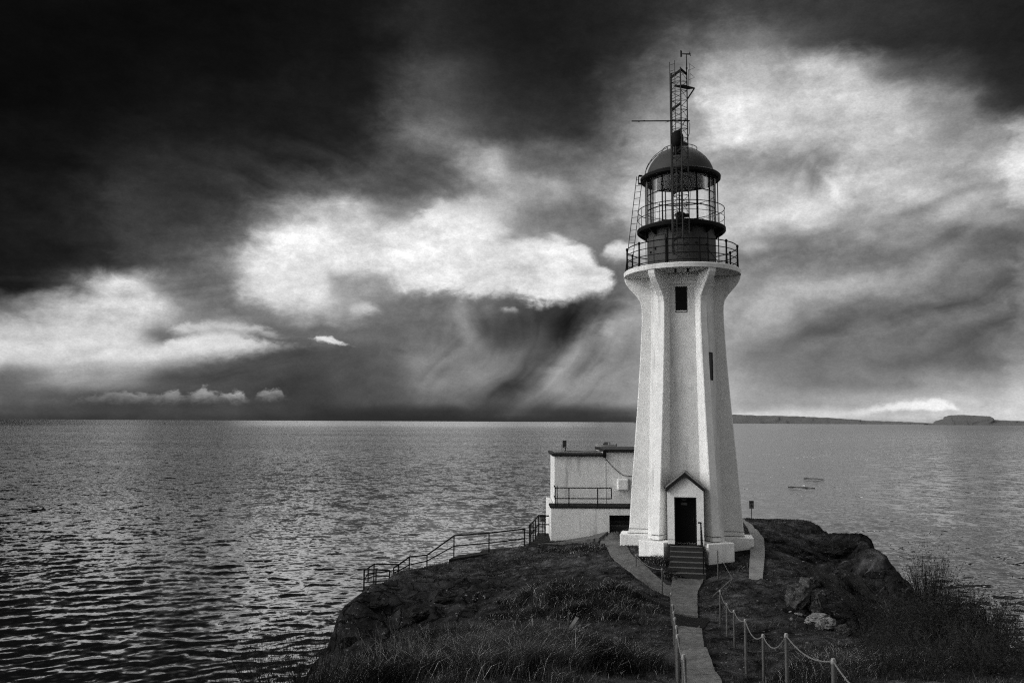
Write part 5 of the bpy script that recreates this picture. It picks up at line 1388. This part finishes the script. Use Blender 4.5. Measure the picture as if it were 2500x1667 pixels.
for i, (x, y, w, h) in enumerate([(1818,1421,10,7),(1740,1379,7,4),(1668,1499,8,3),(1856,1477,12,5),(1330,1278,8,3),(1450,1272,6,3),(1815,1404,7,4)]):
    rock_px(x, y, w, h, 70 + i, 'rockpale', 'pebble sized pale stone scattered alone in the turf', i, 0.8, 0.3, 'scattered pale stones', sub=2)
# slanting slabs of the right outcrop
for i, (x, y, w, h, Y, t) in enumerate([(1905,1335,26,120,30.5,0.5),(1932,1352,26,130,29.5,0.55),(1956,1372,22,120,28.6,0.5),(1985,1345,34,110,31.5,0.6)]):
    p = hit(x * K, y * K); s = p.y / FPX * K
    o = rock_mesh('rock_slab', (p.x, p.y, p.z - 0.25), w * s * 0.55, 1.3, h * s * 0.52, 90 + i, 'rockdark', ['leftmost narrow slanting slab of dark rock right of the boulders', 'second slanting slab of dark rock from the boulders', 'third slanting slab of dark rock from the boulders', 'widest slanting slab of rock, rightmost of the outcrop'][i], 'rock', None, rough=0.28)
    o.rotation_euler = (0.25, radians(-33), 0.15)
rock_px(1945, 1252, 110, 34, 61, 'rockdark', 'dark rounded knoll on the skyline right of the tower', 0.1, 0.8, 0.45)
rock_px(868, 1384, 44, 16, 63, 'rockdark', 'dark lichen spotted rock at the top of the seaward dome', 0.3, 0.8, 0.45)
rock_px(1030, 1372, 54, 22, 66, 'rockdark', 'lichen spotted dark rock in the middle of the left slope', 0.5, 0.8, 0.45)
rock_px(955, 1405, 62, 26, 67, 'rockdark', 'broad dark rock below the slope railing', -0.3, 0.8, 0.45)
rock_px(800, 1470, 44, 40, 68, 'rockdark', 'dark blocky rock at the seaward edge of the left dome', 0.3, 0.8, 0.4)
rock_px(1092, 1392, 40, 16, 69, 'rockdark', 'flat angular dark rock right of the lichen spotted one', -0.5, 0.8, 0.45)

# dark mud strip between the two path pieces, wooden stake and board in the grass
mudl = [hit(*C5(832,748)), hit(*C5(838,790)), hit(*C5(850,846))]; mudr = [hit(*C5(1105,766)), hit(*C5(1112,800)), hit(*C5(1090,828))]
M['mud'] = pmat('dark_wet_mud', 0.008, 0.75, 0, 0.35, 6, 0.02, 14, spec=0.05)
ribbon('mud_strip', mudl, mudr, 'mud', n=14, w=12, up=0.02, th=0.06, label='dark wet strip of mud crossing the path', cat='mud')
b0 = hit(1386, 1545)
b0_ = b0.copy()
SK = thing('wooden_stake', tuple(b0), 0, 'thin wooden stake standing in the long grass left of the path', 'stake')
m_ = MB(); m_.bar((0, 0, -0.3), (0.02, 0, 0.55), 0.045, 0.03); m_.build('stake', 'wood', SK)
b1 = hit(1394, 1552)
b1_ = b1.copy()
BD = thing('wooden_board', tuple(b1), 0.3, 'grey weathered board tilted in the long grass beside a stake', 'board')
m_ = MB(); m_.bar((-0.12, 0, 0.05), (0.22, 0.1, 0.42), 0.14, 0.03); m_.build('board', 'wood', BD)

# ------------------------------------------------------------------ grass
def grass(name, n, region, hfun, wfun, lean, mat, seed, label, tri=False, tufts=None):
    R = np.random.RandomState(seed)
    x0, x1, y0, y1 = region
    # even spread over distance as seen from the path: more blades nearby
    yy = y0 * (y1 / y0) ** (R.rand(n) ** 0.8); xx = x0 + (x1 - x0) * R.rand(n)
    if tufts:
        # half of the blades stand in the tussocks, each tussock made of smaller clumps
        q = n // 2
        wts = np.array([t[2] ** 1.6 / t[1] for t in tufts]); k = R.choice(len(tufts), q, p=wts / wts.sum())
        ta = np.array(tufts)
        cl = R.normal(0, 0.52, (len(tufts), 26, 2)); c = cl[k, R.randint(0, 26, q)]
        xx[:q] = ta[k, 0] + ta[k, 2] * c[:, 0] + R.normal(0, 0.13, q); yy[:q] = ta[k, 1] + ta[k, 2] * c[:, 1] + R.normal(0, 0.13, q)
        yy = np.clip(yy, 7.0, 60.0)
    i = np.clip(((xx - GX0) / GD).astype(int), 0, len(gx) - 1); j = np.clip(((yy - GY0) / GD).astype(int), 0, len(gy) - 1)
    ok = (pmg[j, i] < 0.45 + 0.35 * R.rand(n)) & (HG[j, i] > 1.5) & (tmask[j, i] < 0.5)
    hgt = hfun(xx, yy, R) * (1 - 0.8 * rock[j, i])
    for o_ in (b0_, b1_): hgt = np.where((np.abs(xx - o_.x) < 0.45) & (yy > o_.y - 2.2) & (yy < o_.y + 0.5), hgt * 0.22, hgt)
    ok &= hgt > 0.015
    xx, yy, hgt = xx[ok], yy[ok], hgt[ok]
    zz = HV(xx, yy) - 0.01
    m = len(xx)
    th = R.rand(m) * 2 * pi; w = wfun(yy, R)
    dx = np.cos(th) * w / 2; dy = np.sin(th) * w / 2
    la = R.normal(0.5, 1.6, m) ; lx = np.cos(la) * lean * hgt * (0.3 + R.rand(m)); ly = np.sin(la) * lean * hgt * (0.3 + R.rand(m))
    b0 = np.stack([xx - dx, yy - dy, zz], 1); b1 = np.stack([xx + dx, yy + dy, zz], 1)
    m0 = np.stack([xx - dx * .7 + lx * .35, yy - dy * .7 + ly * .35, zz + hgt * .55], 1); m1 = np.stack([xx + dx * .7 + lx * .35, yy + dy * .7 + ly * .35, zz + hgt * .55], 1)
    tp = np.stack([xx + lx, yy + ly, zz + hgt * (1 - 0.25 * lean)], 1)
    if tri:
        V = np.stack([b0, b1, tp], 1).reshape(-1, 3); F = np.arange(m * 3).reshape(-1, 3)
    else:
        V = np.stack([b0, b1, m0, m1, tp], 1).reshape(-1, 3)
        b = (np.arange(m) * 5)[:, None]
        F = np.concatenate([b + np.array([[0, 1, 3]]), b + np.array([[0, 3, 2]]), b + np.array([[2, 3, 4]])], 0)
    o = np_mesh(name, V, F, mat, smooth=False)
    return tag(o, label, 'grass', kind='stuff')
pmg = np.clip(blur(pmask, 1), 0, 1)
tm = np.zeros_like(HG)
def fp(poly):
    return inside([poly], XX, YY)
hexp = [(tw(*[v * 2.6 for v in ptr(a)]).x, tw(*[v * 2.6 for v in ptr(a)]).y) for a in BA]
stp = [(tw(x, y).x, tw(x, y).y) for x, y in ((-0.75, -2), (0.8, -2), (0.8, -4.65), (-0.75, -4.65))]
e1w = [hit(*p) for p in e1]; e2w = [hit(*p) for p in e2]
wk = [(p.x, p.y) for p in e1w] + [(p.x, p.y) for p in reversed(e2w)]
tmask = (fp(hexp) | fp(stp) | fp(wk)).astype(float)
mudp = [(p.x, p.y) for p in mudl] + [(p.x, p.y) for p in reversed(mudr)]
tmask = np.maximum(tmask, fp(mudp).astype(float))
TUFT = []
for xd, yd, r, h in [(1330,1375,2.4,0.42),(1250,1370,1.6,0.35),(1410,1395,1.4,0.32),(1300,1520,1.7,0.5),(1390,1528,1.4,0.5),(1200,1522,2.0,0.6),(1080,1528,2.0,0.55),(960,1530,1.8,0.48),(1150,1495,1.4,0.35),(1440,1530,1.0,0.4),(1180,1420,1.4,0.25),(1830,1545,0.6,0.35),(1880,1548,0.9,0.35),(1510,1290,0.8,0.3),(1690,1300,0.6,0.22),(1345,1262,1.2,0.22),(1290,1268,0.8,0.2),
                     (1545,1330,0.5,0.2),(860,1540,1.2,0.35),(2000,1530,1.6,0.35),(1960,1500,1.2,0.2)]:
    p = hit(xd * K, yd * K); TUFT.append((p.x, p.y, r, h))
def tall_h(x, y, R):
    h = np.zeros_like(x)
    for tx_, ty_, r, hh in TUFT: h = np.maximum(h, hh * np.clip(1.4 - ((x - tx_) ** 2 + (y - ty_) ** 2) / (r * r), 0, 1))
    h = h * (0.75 + 1.0 * np.clip(fbm(x * 0.9, y * 0.9, 3) + 0.2, -0.5, 0.6)) * (0.5 + 0.7 * R.rand(len(x)))
    return np.where(h > 0.07, h, 0)
def short_h(x, y, R):
    n = fbm(x * 1.1 + 4, y * 1.1, 4)
    return np.clip(0.05 + 0.10 * (n + 0.12), 0.0, 0.14) * (0.5 + R.rand(len(x)))
def grassmat(name, lo, hi, tip):
    m = bpy.data.materials.new(name); m.use_nodes = True
    T = NT(m.node_tree); b = T.n['Principled BSDF']; b.inputs['Roughness'].default_value = 0.9; b.inputs['Specular IOR Level'].default_value = 0.0
    geo = T.new('ShaderNodeNewGeometry')
    P = geo.outputs['Position']; ri = geo.outputs['Random Per Island']
    a = T.math('MULTIPLY', T.lin(T.noise(P, 1.3, 5, 0.6), 0.3, 0.7, lo, hi), T.lin(T.noise(P, 0.42, 3, 0.55), 0.34, 0.66, 0.4, 1.7))
    v = T.math('MULTIPLY_ADD', T.smooth(ri, 0.90, 1.0), tip, T.math('MULTIPLY', a, T.math('MULTIPLY_ADD', ri, 0.9, 0.55)))
    c = T.new('ShaderNodeCombineColor')
    for i in range(3): T.l.new(v, c.inputs[i])
    T.l.new(c.outputs[0], b.inputs['Base Color'])
    return m
M['grasst'] = grassmat('long_dark_grass', 0.007, 0.05, 0.5)
M['grasss'] = grassmat('short_turf', 0.008, 0.05, 0.10)
grass('grass', 330000, (-9.5, 17, 9.0, 46.0), short_h, lambda y, R: np.maximum(0.008, y * 0.0007) * (0.6 + 0.8 * R.rand(len(y))), 0.75, 'grasss', 1, 'short dark turf covering the headland', tri=True)
grass('grass', 430000, (-9.5, 16, 8.0, 44.0), tall_h, lambda y, R: np.maximum(0.0045, y * 0.0003) * (0.6 + 0.8 * R.rand(len(y))), 0.85, 'grasst', 2, 'long dark grass in clumps on the near slope', tufts=TUFT)

# ------------------------------------------------------------------ shrubs
def stems(R, n, h, spread, up, kids, r0, seglen=6, curl=0.25, fan=1.0):
    mb = MB(); tips = []
    def grow(p, d, L, r, depth):
        pts = [p]; rs = [r]
        for i in range(seglen):
            d = (d + Vector((R.normal(0, curl), R.normal(0, curl), R.normal(0.06, curl * .6))) * 0.5).normalized()
            p = p + d * (L / seglen); pts.append(p); rs.append(r * (1 - 0.8 * (i + 1) / seglen))
            tips.append((p, d))
            if depth < kids and R.rand() < 0.55:
                dd = (d + Vector((R.normal(0, .7), R.normal(0, .7), R.normal(0.15, .35)))).normalized()
                grow(p, dd, L * (0.3 + 0.3 * R.rand()), rs[-1] * 0.7, depth + 1)
        mb.tube(pts, rs, 3, caps=False)
    for k in range(n):
        a = R.rand() * 2 * pi; rr_ = spread * sqrt(R.rand())
        base = Vector((cos(a) * rr_ * 0.45, sin(a) * rr_ * 0.45, -0.1))
        d = Vector((cos(a) * rr_ * fan / max(spread, .01) * 0.55, sin(a) * rr_ * fan / max(spread, .01) * 0.55, up)).normalized()
        grow(base, d, h * (0.55 + 0.5 * R.rand()), r0, 0)
    return mb, tips
def shrub(label, R, n, h, spread, mat, leaf=None, nleaf=0, up=1.0, kids=2, r0=0.012, ls=0.03, curl=0.25, name='shrub', group=None, fan=1.0):
    o = thing(name, (0, 0, 0), 0, label, 'shrub', group)
    mb, tips = stems(R, n, h, spread, up, kids, r0, curl=curl, fan=fan)
    mb.build('branches', mat, o)
    if leaf:
        V = []; F = []
        for k in range(nleaf):
            p, d = tips[R.randint(len(tips))]
            p = p + Vector((R.normal(0, .05), R.normal(0, .05), R.normal(0, .05)))
            a = Vector((R.normal(), R.normal(), R.normal() + .5)).normalized() * ls * (0.5 + R.rand()); b = Vector((R.normal(), R.normal(), R.normal())).cross(a).normalized() * ls * 0.3
            q = len(V); V += [tuple(p - b), tuple(p + a), tuple(p + b)]; F.append((q, q + 1, q + 2))
        np_mesh('leaves', V, F, leaf, o, smooth=False)
    return o
def dup(root, loc, rz, s, label=None):
    r = root.copy(); COL.objects.link(r); r.location = loc; r.rotation_euler = (0, 0, rz); r.scale = (s, s, s)
    if label: r['label'] = label
    for ch in list(root.children):
        c = ch.copy(); COL.objects.link(c); c.parent = r
    return r
R = np.random.RandomState(21)
PROTO = [shrub('dark broom shrub in the thicket on the right slope', R, 34, 1.35, 0.8, 'twigdk', 'leafdk', 1300, 1.0, 1, 0.010, 0.05, group='broom thicket on the right slope'),
         shrub('dark broom shrub in the thicket on the right slope', R, 38, 1.1, 1.0, 'twigdk', 'leafdk', 1500, 0.8, 1, 0.010, 0.05, group='broom thicket on the right slope'),
         shrub('dark broom shrub in the thicket on the right slope', R, 30, 1.0, 0.9, 'twigdk', 'leafdk', 1300, 0.7, 1, 0.009, 0.05, group='broom thicket on the right slope')]
used = set()
spots = [(2010,1430),(2040,1440),(2075,1425),(2060,1470),(2000,1480),(2035,1500),(2090,1460),(2120,1440),(2150,1420),(2110,1490),(2150,1470),(2190,1440),(2180,1490),(2225,1465),(2260,1475),(2230,1505),(2290,1495),(2330,1500),(2280,1530),(2200,1530),(2130,1525),(2070,1520),(2040,1545),(2330,1545),(2250,1550),(2150,1552),(2100,1550),(2012,1520),(2170,1445),(2135,1455),(2300,1470)]
def ground_px(xd, yd):
    p = hit(xd * K, yd * K)
    return Vector((p.x, p.y, H(p.x, p.y)))
for i, (x, y) in enumerate(spots):
    p = ground_px(x, y); k = i % 3; s = 0.38 + 0.5 * R.rand()
    if k not in used: used.add(k); PROTO[k].location = p; PROTO[k].rotation_euler = (0, 0, R.rand() * 6); PROTO[k].scale = (s, s, s)
    else: dup(PROTO[k], p, R.rand() * 6, s)
def place(o, xd, yd, dz=0.0, rz=0.0):
    p = ground_px(xd, yd); o.location = p + Vector((0, 0, dz)); o.rotation_euler = (0, 0, rz); return o
place(shrub('tall wispy broom bush standing out against the sea on the right', R, 120, 1.75, 0.85, 'twigdk', 'leafdk', 1500, 1.6, 1, 0.011, 0.05, curl=0.16, fan=0.8), 2130, 1400)
place(shrub('bare reaching branches at the right edge of the picture', R, 14, 1.7, 0.5, 'twigdk', None, 0, 1.0, 2, 0.014, curl=0.2), 2345, 1475)
place(shrub('lower wispy broom bush on the slope edge right of the tall one', R, 80, 1.1, 0.8, 'twigdk', 'leafdk', 1500, 1.3, 1, 0.010, 0.05, curl=0.18), 2195, 1440)
place(shrub('ragged broom bush far down the right slope edge', R, 80, 1.0, 0.9, 'twigdk', 'leafdk', 1600, 1.2, 1, 0.010, 0.05, curl=0.18), 2262, 1470)
place(shrub('few pale dead branches low in the dark thicket on the right', R, 6, 0.9, 0.6, 'twig', None, 0, 0.8, 2, 0.008, curl=0.4), 2170, 1500)
place(shrub('pale dead branches near the right edge of the dark thicket', R, 6, 0.8, 0.6, 'twig', None, 0, 0.8, 2, 0.008, curl=0.4), 2265, 1520)
place(shrub('pale dead branches inside the dark thicket on the right', R, 7, 0.9, 0.5, 'twig', None, 0, 0.9, 2, 0.011, curl=0.4), 2060, 1425)
# dead shrubs in the left foreground
for (x, y, h, lab) in [(877,1545,1.0,'tall forked dead shrub with pale bare twigs in the left foreground'),(930,1535,0.8,'dead shrub with crossing pale twigs right of the tall forked one'),(985,1540,0.85,'spreading dead shrub below the dark rocks in the foreground'),
                       (1050,1545,0.7,'low tangled dead shrub in the foreground grass'),(815,1556,0.7,'pale twiggy dead shrub at the seaward end of the foreground'),(760,1562,0.6,'dead shrub in front of the dark dome of rock'),(1120,1540,0.6,'small dead shrub near the middle of the foreground grass'),(1180,1530,0.55,'thin dead shrub left of the darkest grass clump'),(905,1552,0.7,'low dead shrub between the tall forked one and its neighbour'),(1010,1520,0.6,'dead shrub standing higher up the slope below the dark rocks')]:
    place(shrub(lab, R, 13, h, 0.75, 'twig', None, 0, 0.8, 2, 0.0075, curl=0.36, name='dead_shrub'), x, y, 0, R.rand() * 6)
for (x, y, lab) in [(720,1572,'bare low shrub poking up at the bottom left beside the sea'),(650,1585,'sparse twigs at the bottom left in front of the sea'),(590,1592,'leftmost sparse twigs at the bottom edge in front of the sea')]:
    p = CAM + ray(x * K, y * K) * 15.5
    p.z = H(p.x, p.y)
    o = shrub(lab, R, 46, 1.75, 0.9, 'twigdk', 'leafdk', 500, 1.0, 1, 0.011, 0.04); o.location = p
